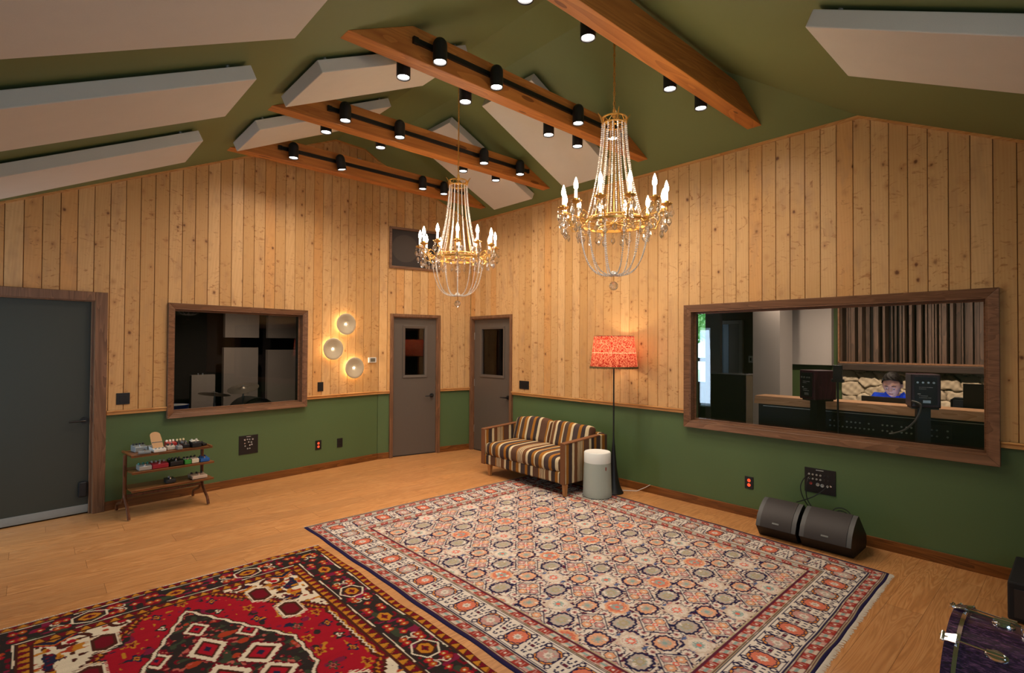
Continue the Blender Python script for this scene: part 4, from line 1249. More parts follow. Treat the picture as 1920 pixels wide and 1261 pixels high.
for k in range(10):
    a = PI/10+2*PI*k/10; rot = Matrix.Rotation(-a+PI/2, 4, 'Y')
    lg = MB(); lg.lathe([(.0005, .013), (.017, .011), (.022, .004), (.022, 0), (.0005, 0)], 14, c=(0, 0, 0)); lg.v = [(q[0], q[1]*1.5, q[2]) for q in lg.v]
    lg.cyl((0, .025, .014), (0, -.02, .014), .009, n=12); lg.v = [(q[0], q[1]-.125, q[2]+DR) for q in lg.v]
    o = obj('lug', lg, 'chrome', dt, smooth=True); o.matrix_local = rot
    rd = MB(); rd.cyl((0, -.10, DR+.015), (0, .03, DR+.023), .0028, n=8); o2 = obj('tension_rod', rd, 'chrome', dt, smooth=True); o2.matrix_local = rot
    cl = MB(); cl.prism([(-.015, .019, DR+.012), (.015, .019, DR+.012), (.019, -.02, DR+.022), (-.019, -.02, DR+.022)], (0, 0, .008)); cl.cyl((-.02, .022, DR+.02), (.02, .022, DR+.02), .006, n=10)
    o3 = obj('claw_hook', cl, 'chrome', dt, smooth=True, bevel=.002); o3.matrix_local = rot
for s in (-1, 1):
    mb = MB(); mb.cyl((s*.17, -.10, -.20), (s*.30, .01, -.311), .007, n=10); mb.sphere((s*.30, .01, -.306), .011, 8, 6); obj('spur', mb, 'chrome', dt, smooth=True)
mb = MB(); mb.cyl((-.03, -.19, DR), (-.03, -.19, DR+.026), .016, n=14); mb.cyl((-.055, -.19, DR+.02), (-.005, -.19, DR+.02), .009, n=12); obj('tom_mount', mb, 'chrome', dt, smooth=True)

cb = thing('bass_cabinet', 'low black speaker cabinet on the floor at the right edge of the view', 'speaker', (-.47, -6.83, 0))
mb = MB(); mb.box(-.28, .28, -.40, .40, .012, .238); obj('cabinet', mb, plain('black_tolex', '131215', .75, scale=500, var=.3, bump=.3), cb, bevel=.01)
mb = MB(); mb.box(-.287, -.279, -.37, .37, .035, .20); obj('speaker_grille', mb, 'grille', cb)
for sx in (-.22, .22):
    for sy in (-.34, .34):
        mb = MB(); mb.cyl((sx, sy, 0), (sx, sy, .014), .02, n=12); obj('rubber_foot', mb, 'black', cb)

# ================================================================ RUGS (woven knot by knot: one colour per knot of the grid)
def rug_mesh(name, corners, nx, ny, colors, label, thick=.006, wave=.004, seed=2, fringe=None):
    # corners: TL, TR, BR, BL on the floor; colors[ny+1, nx+1, 3] linear
    TL, TR, BR, BL = [np.array(c, float) for c in corners]
    U, V = np.meshgrid(np.linspace(0, 1, nx+1), np.linspace(0, 1, ny+1))
    P = (TL[None, None]*(1-U)[..., None]*(1-V)[..., None]+TR[None, None]*U[..., None]*(1-V)[..., None]+BR[None, None]*U[..., None]*V[..., None]+BL[None, None]*(1-U)[..., None]*V[..., None])
    ph = seed*1.7
    edge = np.minimum(np.minimum(U, 1-U), np.minimum(V, 1-V)); near = np.clip(1-edge*12, 0, 1)
    P[..., 1] += near*wave*(np.sin(P[..., 0]*7+ph)+.5*np.sin(P[..., 0]*17+ph))*(np.minimum(V, 1-V) < .08)
    P[..., 0] += near*wave*(np.sin(P[..., 1]*6+ph)+.5*np.sin(P[..., 1]*15))*(np.minimum(U, 1-U) < .08)
    Z = np.full(U.shape, thick)+.0004*np.sin(P[..., 0]*5)*np.sin(P[..., 1]*6)
    Z[(U == 0) | (U == 1) | (V == 0) | (V == 1)] = .0008
    co = np.dstack([P[..., 0], P[..., 1], Z]).reshape(-1, 3)
    n = nx+1; i = np.arange(nx)[None, :]+np.arange(ny)[:, None]*n
    quads = np.stack([i, i+n, i+n+1, i+1], -1).reshape(-1, 4)
    me = bpy.data.meshes.new(name); me.vertices.add(len(co)); me.vertices.foreach_set('co', co.ravel())
    me.loops.add(quads.size); me.loops.foreach_set('vertex_index', quads.ravel().astype(np.int32))
    me.polygons.add(len(quads)); me.polygons.foreach_set('loop_start', np.arange(0, quads.size, 4, dtype=np.int32)); me.polygons.foreach_set('loop_total', np.full(len(quads), 4, dtype=np.int32))
    me.update(calc_edges=True)
    at = me.color_attributes.new('knots', 'FLOAT_COLOR', 'POINT')
    rgba = np.ones((len(co), 4), np.float32); rgba[:, :3] = colors.reshape(-1, 3); at.data.foreach_set('color', rgba.ravel())
    t = NT(name+'_wool'); a = t.new('ShaderNodeAttribute'); a.attribute_name = 'knots'
    f, _ = t.noise(t.coord(), 330, 2, .6); f2, _ = t.noise(t.mapping(t.coord(), (2, 22, 1)), 1, 2)
    c = t.mix(1.0, a.outputs['Color'], t.ramp(f, [(.25, (.72, .72, .72)), (.7, (1.12, 1.12, 1.12))]), 'MULTIPLY')
    c = t.mix(.5, c, t.ramp(f2, [(.3, (.88, .88, .88)), (.7, (1.08, 1.08, 1.08))]), 'MULTIPLY')
    t.bsdf(c, .95, 0, .1, bump=f, bstr=.35, bdist=.002)
    me.materials.append(t.m)
    o = bpy.data.objects.new(name, me); COL.objects.link(o)
    tag(o, label, 'rug'); return o


def fringe(par, pts, out, n, L, mat):
    # short warp tufts along a line
    mb = MB(); rnd = random.Random(11); a, b = Vector((*pts[0], 0)), Vector((*pts[1], 0)); d = Vector((*out, 0))
    for i in range(n):
        p = a.lerp(b, (i+.5)/n); l = L*rnd.uniform(.7, 1.15); s = (b-a).normalized()*rnd.uniform(-.008, .008)
        w = (b-a).normalized()*.0035
        mb.add([p-w+Vector((0, 0, .0035)), p+w+Vector((0, 0, .0035)), p+w+d*l+s+Vector((0, 0, .0012)), p-w+d*l+s+Vector((0, 0, .0012))], [(0, 1, 2, 3)])
        mb.add([p-w+Vector((0, 0, .0005)), p+w+Vector((0, 0, .0005)), p+w+d*l+s+Vector((0, 0, .0006)), p-w+d*l+s+Vector((0, 0, .0006))], [(3, 2, 1, 0)])
    o = obj('fringe', mb, mat, par); o['kind'] = 'stuff'; return o


def lin(h): return np.array(srgb(h), np.float32)
rs = np.random.RandomState(4)
def value_noise(h, w, sy, sx, seed):
    r = np.random.RandomState(seed); gh, gw = int(h/sy)+3, int(w/sx)+3; g = r.rand(gh, gw)
    y = np.arange(h)/sy; x = np.arange(w)/sx; yi = y.astype(int); xi = x.astype(int); fy = (y-yi)[:, None]; fx = (x-xi)[None]
    fy = fy*fy*(3-2*fy); fx = fx*fx*(3-2*fx)
    return (g[yi][:, xi]*(1-fy)*(1-fx)+g[yi+1][:, xi]*fy*(1-fx)+g[yi][:, xi+1]*(1-fy)*fx+g[yi+1][:, xi+1]*fy*fx)


# ---- rug 1: cream rug with an all-over lattice of medallions
X0, X1, Y0, Y1 = -3.266, -.40, -2.088, -5.852
Wd, Hd = X1-X0, Y0-Y1
nx, ny = int(Wd/.0055), int(Hd/.0055)
Xg, Yg = np.meshgrid(np.linspace(X0, X1, nx+1), np.linspace(Y0, Y1, ny+1))
C = np.zeros((ny+1, nx+1, 3), np.float32)
K = {k: lin(v) for k, v in dict(cream='cdb9a6', ivory='dccfc0', navy='262043', blue='56668f', coral='cf7258', peach='dca27c', rose='c08d84', grey='b0a497', red='9c3a30', olive='ab9d7c', orange='d98c40', teal='8ba39c', maroon='5a2436', salmon='e0705c').items()}
def paint(m, c): C[m] = K[c] if isinstance(c, str) else c
C[:] = K['cream']
jn = value_noise(ny+1, nx+1, 3.2, 3.2, 3); jn2 = value_noise(ny+1, nx+1, 5, 5, 9)
ax, by = .1255, .1365
Uq = (Xg+2.217)/ax; Vq = (Yg+4.93)/by
def nearest(p0, q0):
    # sites (2a+p0, 2b+q0)
    i = np.round((Uq-p0)/2)*2+p0; j = np.round((Vq-q0)/2)*2+q0
    return i.astype(int), j.astype(int), (Uq-i)*ax, (Vq-j)*by
# ground filigree between motifs
paint(jn > .74, 'rose'); paint((jn2 > .66), 'ivory'); paint((jn < .25), 'maroon'); paint((jn2 < .18), 'navy')
# small rosettes and blue triangles on the mixed sites
for p0, q0 in ((0, 1), (1, 0)):
    i, j, dx, dy = nearest(p0, q0); r = np.hypot(dx, dy); th = np.arctan2(dy, dx)
    paint(r < .040+.004*np.cos(8*th), 'navy'); paint(r < .033+.004*np.cos(8*th), 'ivory'); paint(r < .016, 'rose'); paint(r < .007, 'maroon')
    if p0:
        paint((np.abs(dy) > .042) & (np.abs(dy) < .066) & (np.abs(dx) < (.066-np.abs(dy))*1.3), 'blue')
    else:
        paint((np.abs(dx) > .042) & (np.abs(dx) < .062) & (np.abs(dy) < (.062-np.abs(dx))*1.3), 'blue')
        paint((np.abs(np.abs(dy)-.052) < .004) & (np.abs(dx) < .03), 'ivory'); paint((np.abs(np.abs(dy)-.060) < .003) & (np.abs(dx) < .03), 'navy')
# odd sites
i, j, dx, dy = nearest(1, 1); r = np.hypot(dx, dy); th = np.arctan2(dy, dx); dia = np.abs(dx)/.118+np.abs(dy)/.122
q = (i+j) % 4 == 2
m = q & (dia < 1.0); paint(m, 'cream'); paint(m & (jn > .62), 'ivory')
paint(m & (dia > .90), 'navy'); paint(m & (dia < .90) & (dia > .78), 'ivory'); paint(m & (dia < .78) & (dia > .72), 'maroon')
for sx, sy in ((1, 0), (-1, 0), (0, 1), (0, -1)):
    ex, ey = dx-sx*.052, dy-sy*.054; rr = np.hypot(ex, ey); tt = np.arctan2(ey, ex)
    paint(m & (rr < .034+.003*np.cos(6*tt)), 'navy'); paint(m & (rr < .029+.003*np.cos(6*tt)), 'peach' if sx else 'rose'); paint(m & (rr < .010), 'ivory')
paint(m & (np.abs(dx-dy*.9) < .0075) & (r < .05), 'ivory'); paint(m & (np.abs(dx+dy*.9) < .0075) & (r < .05), 'ivory'); paint(m & (r < .018), 'salmon'); paint(m & (r < .008), 'ivory')
def medallion(m, dx, dy, ra, rb, fill, star, ring='navy', core=None, e=2.6):
    th = np.arctan2(dy/rb, dx/ra); rn = ((np.abs(dx)/ra)**e+(np.abs(dy)/rb)**e)**(1/e); rn = rn*(1-.055*np.cos(12*th))
    paint(m & (rn < 1.26), ring); paint(m & (rn < 1.0), fill); paint(m & (rn < .86) & (rn > .80) & (jn > .5), 'rose' if fill != 'coral' else 'peach')
    paint(m & (rn < .88) & (jn2 > .74), 'ivory'); paint(m & (rn < .50*(1+.28*np.cos(8*th))), star); paint(m & (np.abs(rn-.56) < .04) & (jn > .45), 'teal')
    if core: paint(m & (rn < .24), core)
q2 = (i+j) % 4 == 0; kind = ((i-j)//2 + (i+j)//4) % 3
medallion(q2 & (kind == 0), dx, dy, .062, .058, 'ivory', 'teal', 'cream', 'salmon', 2)
medallion(q2 & (kind == 1), dx, dy, .062, .058, 'ivory', 'salmon', 'cream', 'ivory', 2)
medallion(q2 & (kind == 2), dx, dy, .064, .060, 'coral', 'teal', 'peach', 'salmon', 2)
i, j, dx, dy = nearest(0, 0)
medallion((i+j) % 4 == 0, dx, dy, .062, .052, 'peach', 'grey', 'navy', 'teal')
medallion((i+j) % 4 == 2, dx, dy, .068, .054, 'grey', 'olive', 'navy', 'grey')
# borders
dL, dR_, dT, dB = Xg-X0, X1-Xg, Y0-Yg, Yg-Y1
D = np.minimum(np.minimum(dL, dR_), np.minimum(dT, dB))
side = np.minimum(dL, dR_) <= np.minimum(dT, dB)       # in a side band (runs along y)
s = np.where(side, Yg+4.146, Xg+1.341); per = np.where(side, .2335, .2145)
bm_ = D < .435
paint(bm_, 'olive')
ivm = bm_ & (value_noise(ny+1, nx+1, 4, 4, 12) > .62); paint(ivm, 'cream')
for c0 in (.070, .385):
    # guard stripe with red blocks
    m = np.abs(D-c0) < .026
    sp = (s/.118) % 1.0; w = np.abs(D-c0)/.026
    blk = m & (np.abs(sp-.5+.10*np.sign(D-c0)*w) < .33-.06*w); paint(m, 'cream'); paint(m & (jn > .6), 'rose'); paint(blk, 'red')
    paint(blk & (np.abs(np.abs(sp-.5)-.16) < .03) & (w < .7), 'rose'); paint(blk & (np.hypot((sp-.5)*.118, D-c0) < .008), 'ivory'); paint(m & ~blk & (w < .35), 'teal')
    for e in (-.031, .031): paint(np.abs(D-c0-e) < .0035, 'maroon')
paint(np.abs(D-.030) < .0028, 'maroon'); paint(np.abs(D-.425) < .0028, 'maroon')
m = (D > .112) & (D < .340); paint(m, 'ivory'); paint((np.abs(D-.112) < .004) | (np.abs(D-.340) < .004), 'navy')
k = np.round(s/per); ds = s-k*per; dd = D-.226
hk = m & (np.abs(ds) > per*.30)
# diagonal hatch bars between the medallions
hs = np.abs(ds)-per*.5
for q_ in (-.026, 0, .026):
    paint(hk & (np.abs(dd) < .088) & (np.abs(hs+q_+dd*.25) < .0055), 'navy'); 
paint(m & (np.abs(hs) < .014) & (np.abs(dd) < .012), 'maroon')
paint(hk & (np.abs((dd/.034) % 1-.5) < .17) & (np.abs(hs) < .034), 'ivory')
# hooks
rr = np.hypot(np.abs(ds)-.060, np.abs(dd)-.074); paint(m & (rr < .021) & (rr > .011), 'navy'); paint(m & (np.abs(np.abs(dd)-.098) < .004) & (np.abs(ds) < .085), 'navy')
# orange triangles at two corners, octagon medallion
cx_, cy_ = np.abs(ds), np.abs(dd)
tri = m & ((cx_+cy_) < .112) & (cx_ < .066) & (cy_ < .078); paint(tri, 'navy'); paint(tri & ((cx_+cy_) < .104) & (cx_ < .060) & (cy_ < .072), 'orange')
th = np.arctan2(dd, ds); ro = np.hypot(ds/.058, dd/.062)*(1-.045*np.cos(12*th)); odd = (k.astype(int) % 2) == 0
paint(m & (ro < 1.13), 'navy'); paint(m & odd & (ro < .98), 'coral'); paint(m & ~odd & (ro < .98), 'rose'); paint(m & ~odd & (ro < .98) & (jn > .55), 'grey')
paint(m & (ro < .42*(1+.2*np.cos(8*th))), 'ivory'); paint(m & (ro < .20), 'grey')
paint(D < .027, 'olive'); paint((D < .024) & side, 'navy'); paint((D < .018) & ~side, 'navy')
C *= .93
rug1 = rug_mesh('patterned_rug', [(-3.266, -2.088), (-.315, -2.066), (-.505, -5.80), (-3.270, -5.870)], nx, ny, C, 'large cream and navy patterned rug with small medallions in front of the sofa')
M['warp'] = mat_fabric('rug_warp', 'c8beb0')
fringe(rug1, ((-3.268, -5.866), (-.507, -5.797)), (0.02, -1), 420, .030, 'warp')
fringe(rug1, ((-3.262, -2.089), (-.32, -2.067)), (0, 1), 420, .016, 'warp')

# ---- rug 2: red medallion rug
X0, X1, Y0, Y1 = -5.372, -3.322, -2.575, -5.29
Wd, Hd = X1-X0, Y0-Y1; nx, ny = int(Wd/.0055), int(Hd/.0055)
Xg, Yg = np.meshgrid(np.linspace(X0, X1, nx+1), np.linspace(Y0, Y1, ny+1))
C = np.zeros((ny+1, nx+1, 3), np.float32)
K = {k: lin(v) for k, v in dict(red='a01526', deep='6e0f1e', char='2e2624', white='dccdb4', amber='ba7a24', brown='4a2218', navy='23223c', rust='a33a22', green='39402f', pink='b35a50', magenta='7a1c3c').items()}
cx, cy = (X0+X1)/2, (Y0+Y1)/2
dx = np.abs(Xg-cx); dy = np.abs(Yg-cy)
dL, dT = np.minimum(Xg-X0, X1-Xg), np.minimum(Y0-Yg, Yg-Y1)
D = np.minimum(dL, dT); side = dL <= dT; s = np.where(side, Yg-cy, Xg-cx)
N1 = value_noise(ny+1, nx+1, 7, 5, 21); N2 = value_noise(ny+1, nx+1, 5, 9, 22); N3 = value_noise(ny+1, nx+1, 12, 12, 23); N4 = value_noise(ny+1, nx+1, 3, 3, 24)
def bits(m, layers):
    for nz, th, col in layers: paint(m & (nz > th), col)
# field: white spandrels
C[:] = K['white']
bits(D > 0, [(N1, .70, 'brown'), (N2, .74, 'rust'), (N3, .72, 'navy'), (N1*N2, .44, 'amber'), (N4*N3, .52, 'deep')])
# stepped hexagon of red: |x| limits shrink towards the ends
step = np.round(dy/.030)*.030
zig = .028*np.abs(((dy/.115) % 1)-.5)*2
hexv = np.where(step < .33, .62, .62-(step-.33)*.70)+zig*.6
inr = dx < hexv
for w, col in ((.075, 'brown'), (.055, 'deep'), (.035, 'amber'), (.022, 'brown')): paint(dx < hexv+w, col)
paint(inr, 'red')
bits(inr, [(N3, .80, 'char'), (N1, .86, 'amber'), (N2, .88, 'navy'), (N1*N3, .60, 'magenta')])
# scattered hooked motifs on a grid, mirrored
gx, gy = .145, .165
ix = np.round(dx/gx); iy = np.round(dy/gy+.5*(ix % 2)); ex = dx-ix*gx; ey = dy-(iy-.5*(ix % 2))*gy; er = np.hypot(ex*1.5, ey); et = np.arctan2(ey, ex)
sel = (ix*3+iy*5) % 4
for a_, c1, c2 in ((0, 'char', 'white'), (1, 'navy', 'amber'), (2, 'amber', 'deep'), (3, 'green', 'pink')):
    m = inr & (sel == a_); lobes = .036*(1+.35*np.cos((3+a_)*et+a_)); paint(m & (er < lobes), c1); paint(m & (er < lobes*.55), c2); paint(m & (er < lobes*.25), 'deep')
# central medallion: charcoal hexagon with a white latch-hook outline
med = dx/.46+dy/.86
hook = .030*(np.abs(((dy/.11) % 1)-.5)*2)
mm = np.maximum(med, dx/.38)+hook
paint(mm < 1.075, 'brown'); paint(mm < 1.055, 'white'); paint(mm < 1.015, 'char')
ins = mm < 1.0; bits(ins, [(N1, .66, 'deep'), (N2, .70, 'green'), (N3, .74, 'rust'), (N1*N4, .48, 'pink')])
# white-edged lozenges inside
for (lx, ly, w, h) in ((0, .34, .10, .16), (.20, .12, .12, .13), (0, 0, .13, .17), (.0, .60, .07, .10), (.22, .40, .07, .10)):
    q = np.abs(dx-lx)/w+np.abs(dy-ly)/h; sg = .10*np.abs(((dy/.03) % 1)-.5)*2; paint(ins & (q+sg < 1.12), 'deep'); paint(ins & (q+sg < 1.0), 'white'); paint(ins & (q < .66), 'brown'); paint(ins & (q < .5), 'red'); paint(ins & (q < .2), 'navy')
# hexagonal shields in the field corners
for (lx, ly) in ((.40, .80), (.48, .48)):
    q = np.maximum(np.abs(dx-lx)/.055, (np.abs(dx-lx)*.6+np.abs(dy-ly))/.10); m = (D > .34)
    paint(m & (q < 1.35) & ((((Yg/.018) % 1) < .5) | (q < 1.12)), 'white'); paint(m & (q < 1.0), 'brown'); paint(m & (q < .7), 'deep')
# large hooks and a blue shield in the spandrels
for (lx, ly, sx) in ((.53, .93, 1), (.30, 1.0, 1)):
    r = np.hypot(dx-lx, dy-ly); t_ = np.arctan2(dy-ly, dx-lx); sp = D > .33
    paint(sp & (np.abs(r-.055-.008*t_) < .013) & (t_ > -2.2), 'brown'); paint(sp & (r < .022), 'red')
sh_ = (D > .30) & (dx > .50) & (dy > .98) & (dx+dy < 1.72); paint(sh_, 'navy'); 
q = np.abs(dx-.60)/.075+np.abs(dy-1.02)/.06; paint((D > .30) & (q < 1.5), 'red'); paint((D > .30) & (q < 1.3), 'amber'); paint((D > .30) & (q < 1.15), 'navy'); paint((D > .30) & (q < .55), 'amber')
# white zigzag along the long sides of the field
zz = (D > .372) & (D < .392+0*dx) & side & (dy < .34); paint((np.abs(D-(.372+.012*np.abs(((s/.04) % 1)-.5)*2)) < .0045) & side & (dy < .30), 'white')
# bands
bm_ = D < .335; paint(bm_, 'char')
def amber_guard(c0, w):
    m = np.abs(D-c0) < w; paint(m, 'amber'); sp = (s/.066) % 1.0; tw = (D-c0+w)/(2*w)
    paint(m & (np.abs(sp-.5) < .36*(1-tw)), 'deep'); paint(m & (np.abs(np.abs(sp-.5)-.42+.36*tw) < .05), 'brown')
    for e in (-w, w): paint(np.abs(D-c0-e) < .0045, 'brown')
amber_guard(.028, .024); amber_guard(.305, .026)
for e in (.064, .262):
    wob = .004*np.sin(s*9); paint((np.abs(D-e-wob) < .0042) & (np.abs(((s/.44+.25) % 1)-.5) < .40), 'white')
paint((D > .33) & (D < .345), 'brown')
mb_ = (D > .070) & (D < .255); bits(mb_, [(N1, .74, 'deep'), (N2, .78, 'magenta'), (N3, .80, 'green')])
per = .436; off = np.where(side, 0.0, .0)
k = np.round((s+off)/per); ds = s+off-k*per; dd = D-.163; th = np.arctan2(dd, ds); even = (k.astype(int) % 2) == 0
ro = np.hypot(ds/.050, dd/.040)*(1-.06*np.cos(6*th))
oc = np.maximum(np.abs(ds)/.085, (np.abs(ds)*.55+np.abs(dd))/.085)
paint(mb_ & ~even & (oc < 1.0) & (oc > .87), 'white'); paint(mb_ & ~even & (ro < 1.25), 'brown')
paint(mb_ & (ro < 1.0), 'amber'); paint(mb_ & (ro < .48*(1+.3*np.cos(4*th))), 'deep'); paint(mb_ & (ro < .18), 'char')
# white latch arms reaching from the framed rosettes
arm_ = mb_ & ~even & (np.abs(ds) > .085) & (np.abs(ds) < .155); paint(arm_ & (np.abs(dd-.03*np.sin(ds*45)) < .006), 'white'); paint(mb_ & ~even & (np.hypot(np.abs(ds)-.155, np.abs(dd)-.03) < .022) & (np.hypot(np.abs(ds)-.155, np.abs(dd)-.03) > .014), 'white')
# four small flowers midway
for q_ in (.105, .145, .218):
    e1 = np.abs(ds)-q_; rr = np.hypot(e1, np.abs(dd)-(.045 if q_ != .218 else 0)); tt = np.arctan2(dd, e1)
    paint(mb_ & (rr < .022+.004*np.cos(4*tt)), 'red' if q_ != .145 else 'rust'); paint(mb_ & (rr < .012), 'amber'); paint(mb_ & (rr < .005), 'white')
paint(D < .004, 'brown')
C *= .95
rug2 = rug_mesh('red_rug', [(-5.372, -2.640), (-3.325, -2.575), (-3.325, -5.29), (-5.372, -5.30)], nx, ny, C, 'deep red and charcoal rug with a white-edged medallion in the left foreground', wave=.007, seed=5)
fringe(rug2, ((-5.37, -2.640), (-3.328, -2.576)), (0, 1), 300, .018, 'warp')

# ================================================================ ROOMS BEHIND THE GLASS
M['ctrl_green'] = plain('control_room_green', '4d5f34', .6)
M['ctrl_brown'] = plain('control_room_umber', '4a3f33', .6)
M['grey_fabric'] = mat_fabric('grey_panel_fabric', 'a79d96')
M['gobo'] = mat_fabric('dim_panel_fabric', '9a8d82')
M['slat'] = mat_wood('slat_walnut', '5f4636', '37281e', 'Z', rough=.6)
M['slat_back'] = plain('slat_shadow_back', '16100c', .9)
M['desk_oak'] = mat_wood('desk_oak', 'd0a27c', 'a9794f', 'Y', rough=.45)
M['burgundy'] = mat_wood('burgundy_veneer', '4a2430', '2c131c', 'Z', rough=.35)
M['grey_wall'] = plain('booth_wall_umber', '241b17', .8)
M['foliage'] = None

# ---- control room shell
CRX0, CRX1, CRY0, CRY1, CRZ = T1, 3.5, -7.6, -1.55, 2.62
mb = MB(); mb.box(CRX0, CRX1+.2, CRY0-.1, CRY1+.1, -.05, .003); struct(obj('floor_control_room', mb, 'dark_floor'))
mb = MB(); mb.box(CRX0, CRX1+.2, CRY0-.1, CRY1+.1, CRZ, CRZ+.08); struct(obj('ceiling_control_room', mb, 'ctrl_brown'))
mb = MB(); mb.box(CRX0, CRX1+.2, CRY0-.15, CRY0, 0, CRZ); struct(obj('wall_control_south', mb, 'ctrl_green'))
mb = MB(); mb.box(CRX0, CRX1+.2, CRY1, CRY1+.15, 0, CRZ); struct(obj('wall_control_north', mb, 'ctrl_brown'))
mb = MB(); WY0, WY1, WZ0, WZ1 = -2.52, -1.66, .98, 2.26
mb.box(CRX1, CRX1+.15, CRY0, WY0, 0, CRZ); mb.box(CRX1, CRX1+.15, WY1, CRY1, 0, CRZ); mb.box(CRX1, CRX1+.15, WY0, WY1, 0, WZ0); mb.box(CRX1, CRX1+.15, WY0, WY1, WZ1, CRZ)
struct(obj('wall_control_east', mb, 'ctrl_green'))
t = thing('window_3', 'control room window looking out on trees', 'window', (CRX1+.05, 0, 0)); t['kind'] = 'structure'; del t['category']
mb = MB()
for a, b, c, d in ((WY0, WY0+.03, WZ0, WZ1), (WY1-.03, WY1, WZ0, WZ1), (WY0, WY1, WZ0, WZ0+.03), (WY0, WY1, WZ1-.03, WZ1), (WY0, WY1, 1.36, 1.425)): mb.box(-.03, .03, a, b, c, d)
obj('window_frame', mb, plain('blue_grey_sash', '5c7c94', .5), t, bevel=.003)
mb = MB(); mb.box(0, .003, WY0+.02, WY1-.02, WZ0+.02, WZ1-.02); obj('window_pane', mb, 'glass', t)
# shallow umber wall section with a narrow glazed door, left of the column
mb = MB(); mb.box(3.44, 3.498, -3.55, -2.53, .003, CRZ-.002); struct(obj('wall_control_recess', mb, 'ctrl_brown'))
t = thing('door_4', 'narrow glazed door deep in the control room', 'door', (3.42, 0, 0)); t['kind'] = 'structure'; del t['category']
mb = MB(); mb.box(-.03, .02, -3.02, -2.96, .004, 2.05); mb.box(-.03, .02, -2.62, -2.56, .004, 2.05); mb.box(-.03, .02, -2.96, -2.62, 1.99, 2.05); obj('door_frame', mb, plain('taupe_casing', '8d7f74', .5), t, bevel=.003)
mb = MB(); mb.box(0, .02, -2.96, -2.78, .004, 1.99); obj('door_leaf', mb, plain('taupe_door', '6f6258', .5), t)
mb = MB(); mb.box(0, .018, -2.775, -2.62, .004, 1.99); obj('side_light', mb, plain('blue_grey_glass', '6f8796', .1, 0, .8), t)
t = thing('light_switch', 'small pale switch on the umber wall inside the control room', 'switch', (3.44, -3.13, 1.42))
mb = MB(); mb.box(-.008, 0, -.035, .035, -.055, .055); obj('cover_plate', mb, 'white', t, bevel=.002)
mb = MB(); mb.box(-.012, -.006, -.012, .012, -.025, .025); obj('toggle', mb, 'black', t)
mb = MB(); mb.box(2.5, 2.95, -3.925, -3.56, .003, CRZ-.002); struct(obj('trim_4', mb, 'grey_fabric'))
t = thing('wall_panel', 'pale fabric panel hanging on the green control room wall', 'panel', (3.43, -4.03, 1.36))
mb = MB(); mb.box(-.04, .06, -.265, .265, 0, 1.05); obj('fabric_slab', mb, 'grey_fabric', t, bevel=.004)
t = thing('fabric_screen', 'tall grey panel standing by the control room window', 'panel', (3.1, -2.68, .003))
mb = MB(); mb.box(-.04, .04, -.125, .125, 0, 2.2); obj('fabric_slab', mb, 'grey_fabric', t, bevel=.004)

# slatted diffuser over the fireplace
t = thing('slat_diffuser', 'dark walnut slatted diffuser above the stone fireplace', 'diffuser', (3.45, -5.65, 1.40))
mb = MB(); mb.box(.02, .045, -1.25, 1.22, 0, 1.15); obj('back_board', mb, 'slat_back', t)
mb = MB(); rnd = random.Random(8); y = 1.22
while y > -1.23:
    w = rnd.choice([.014, .02, .03, .045]); d = rnd.choice([.04, .09, .14, .18]); mb.box(-d, .02, y-w, y, .022, 1.13); y -= w+rnd.choice([.006, .012, .025, .04])
obj('slats', mb, 'slat', t)
mb = MB(); mb.box(-.19, .045, -1.27, 1.235, 0, .022); mb.box(-.19, .045, 1.222, 1.24, 0, 1.15); obj('edge_frame', mb, 'frame', t)

# fireplace: mantel beam and stones
t = thing('stone_fireplace', 'rough stone fireplace with a dark timber mantel in the control room', 'fireplace', (3.35, -5.35, .003))
mb = MB(); mb.box(-.16, .14, -1.6, .93, 1.305, 1.395); obj('mantel', mb, mat_wood('mantel_timber', '3c2c22', '241811', 'Y', rough=.7), t, bevel=.01)
yy = np.linspace(-1.6, .90, 251); zz_ = np.linspace(.0, 1.30, 131); Yn, Zn = np.meshgrid(yy, zz_)
rk = np.random.RandomState(12); seeds = np.array([(a*.27+rk.uniform(-.09, .09)+(.13 if b % 2 else 0)-1.7, b*.17+rk.uniform(-.05, .05)) for a in range(11) for b in range(9)])
hs_ = rk.uniform(.0, .05, len(seeds)); tone = rk.uniform(0, 1, len(seeds)); tilt = rk.uniform(-.12, .12, (len(seeds), 2))
warp = .018*np.sin(Yn*23+Zn*9)+.012*np.sin(Zn*41+Yn*13)
dd_ = np.sqrt(((Yn+warp)[..., None]-seeds[:, 0])**2+(((Zn+warp*.7)[..., None]-seeds[:, 1])*1.5)**2); srt = np.sort(dd_, -1); idn = np.argmin(dd_, -1)
edge_ = srt[..., 1]-srt[..., 0]
dep = hs_[idn]*.6+.035*np.clip(edge_/.03, 0, 1)**.5+(Yn-seeds[idn, 0])*tilt[idn, 0]+(Zn-seeds[idn, 1])*tilt[idn, 1]+.006*np.sin(Yn*70)*np.sin(Zn*63+Yn*20)
mb = MB(); vs = [(-float(dep[r_, c_]), float(Yn[r_, c_]), float(Zn[r_, c_])) for r_ in range(131) for c_ in range(251)]
mb.add(vs, [(r_*251+c_, r_*251+c_+1, (r_+1)*251+c_+1, (r_+1)*251+c_) for r_ in range(130) for c_ in range(250)])
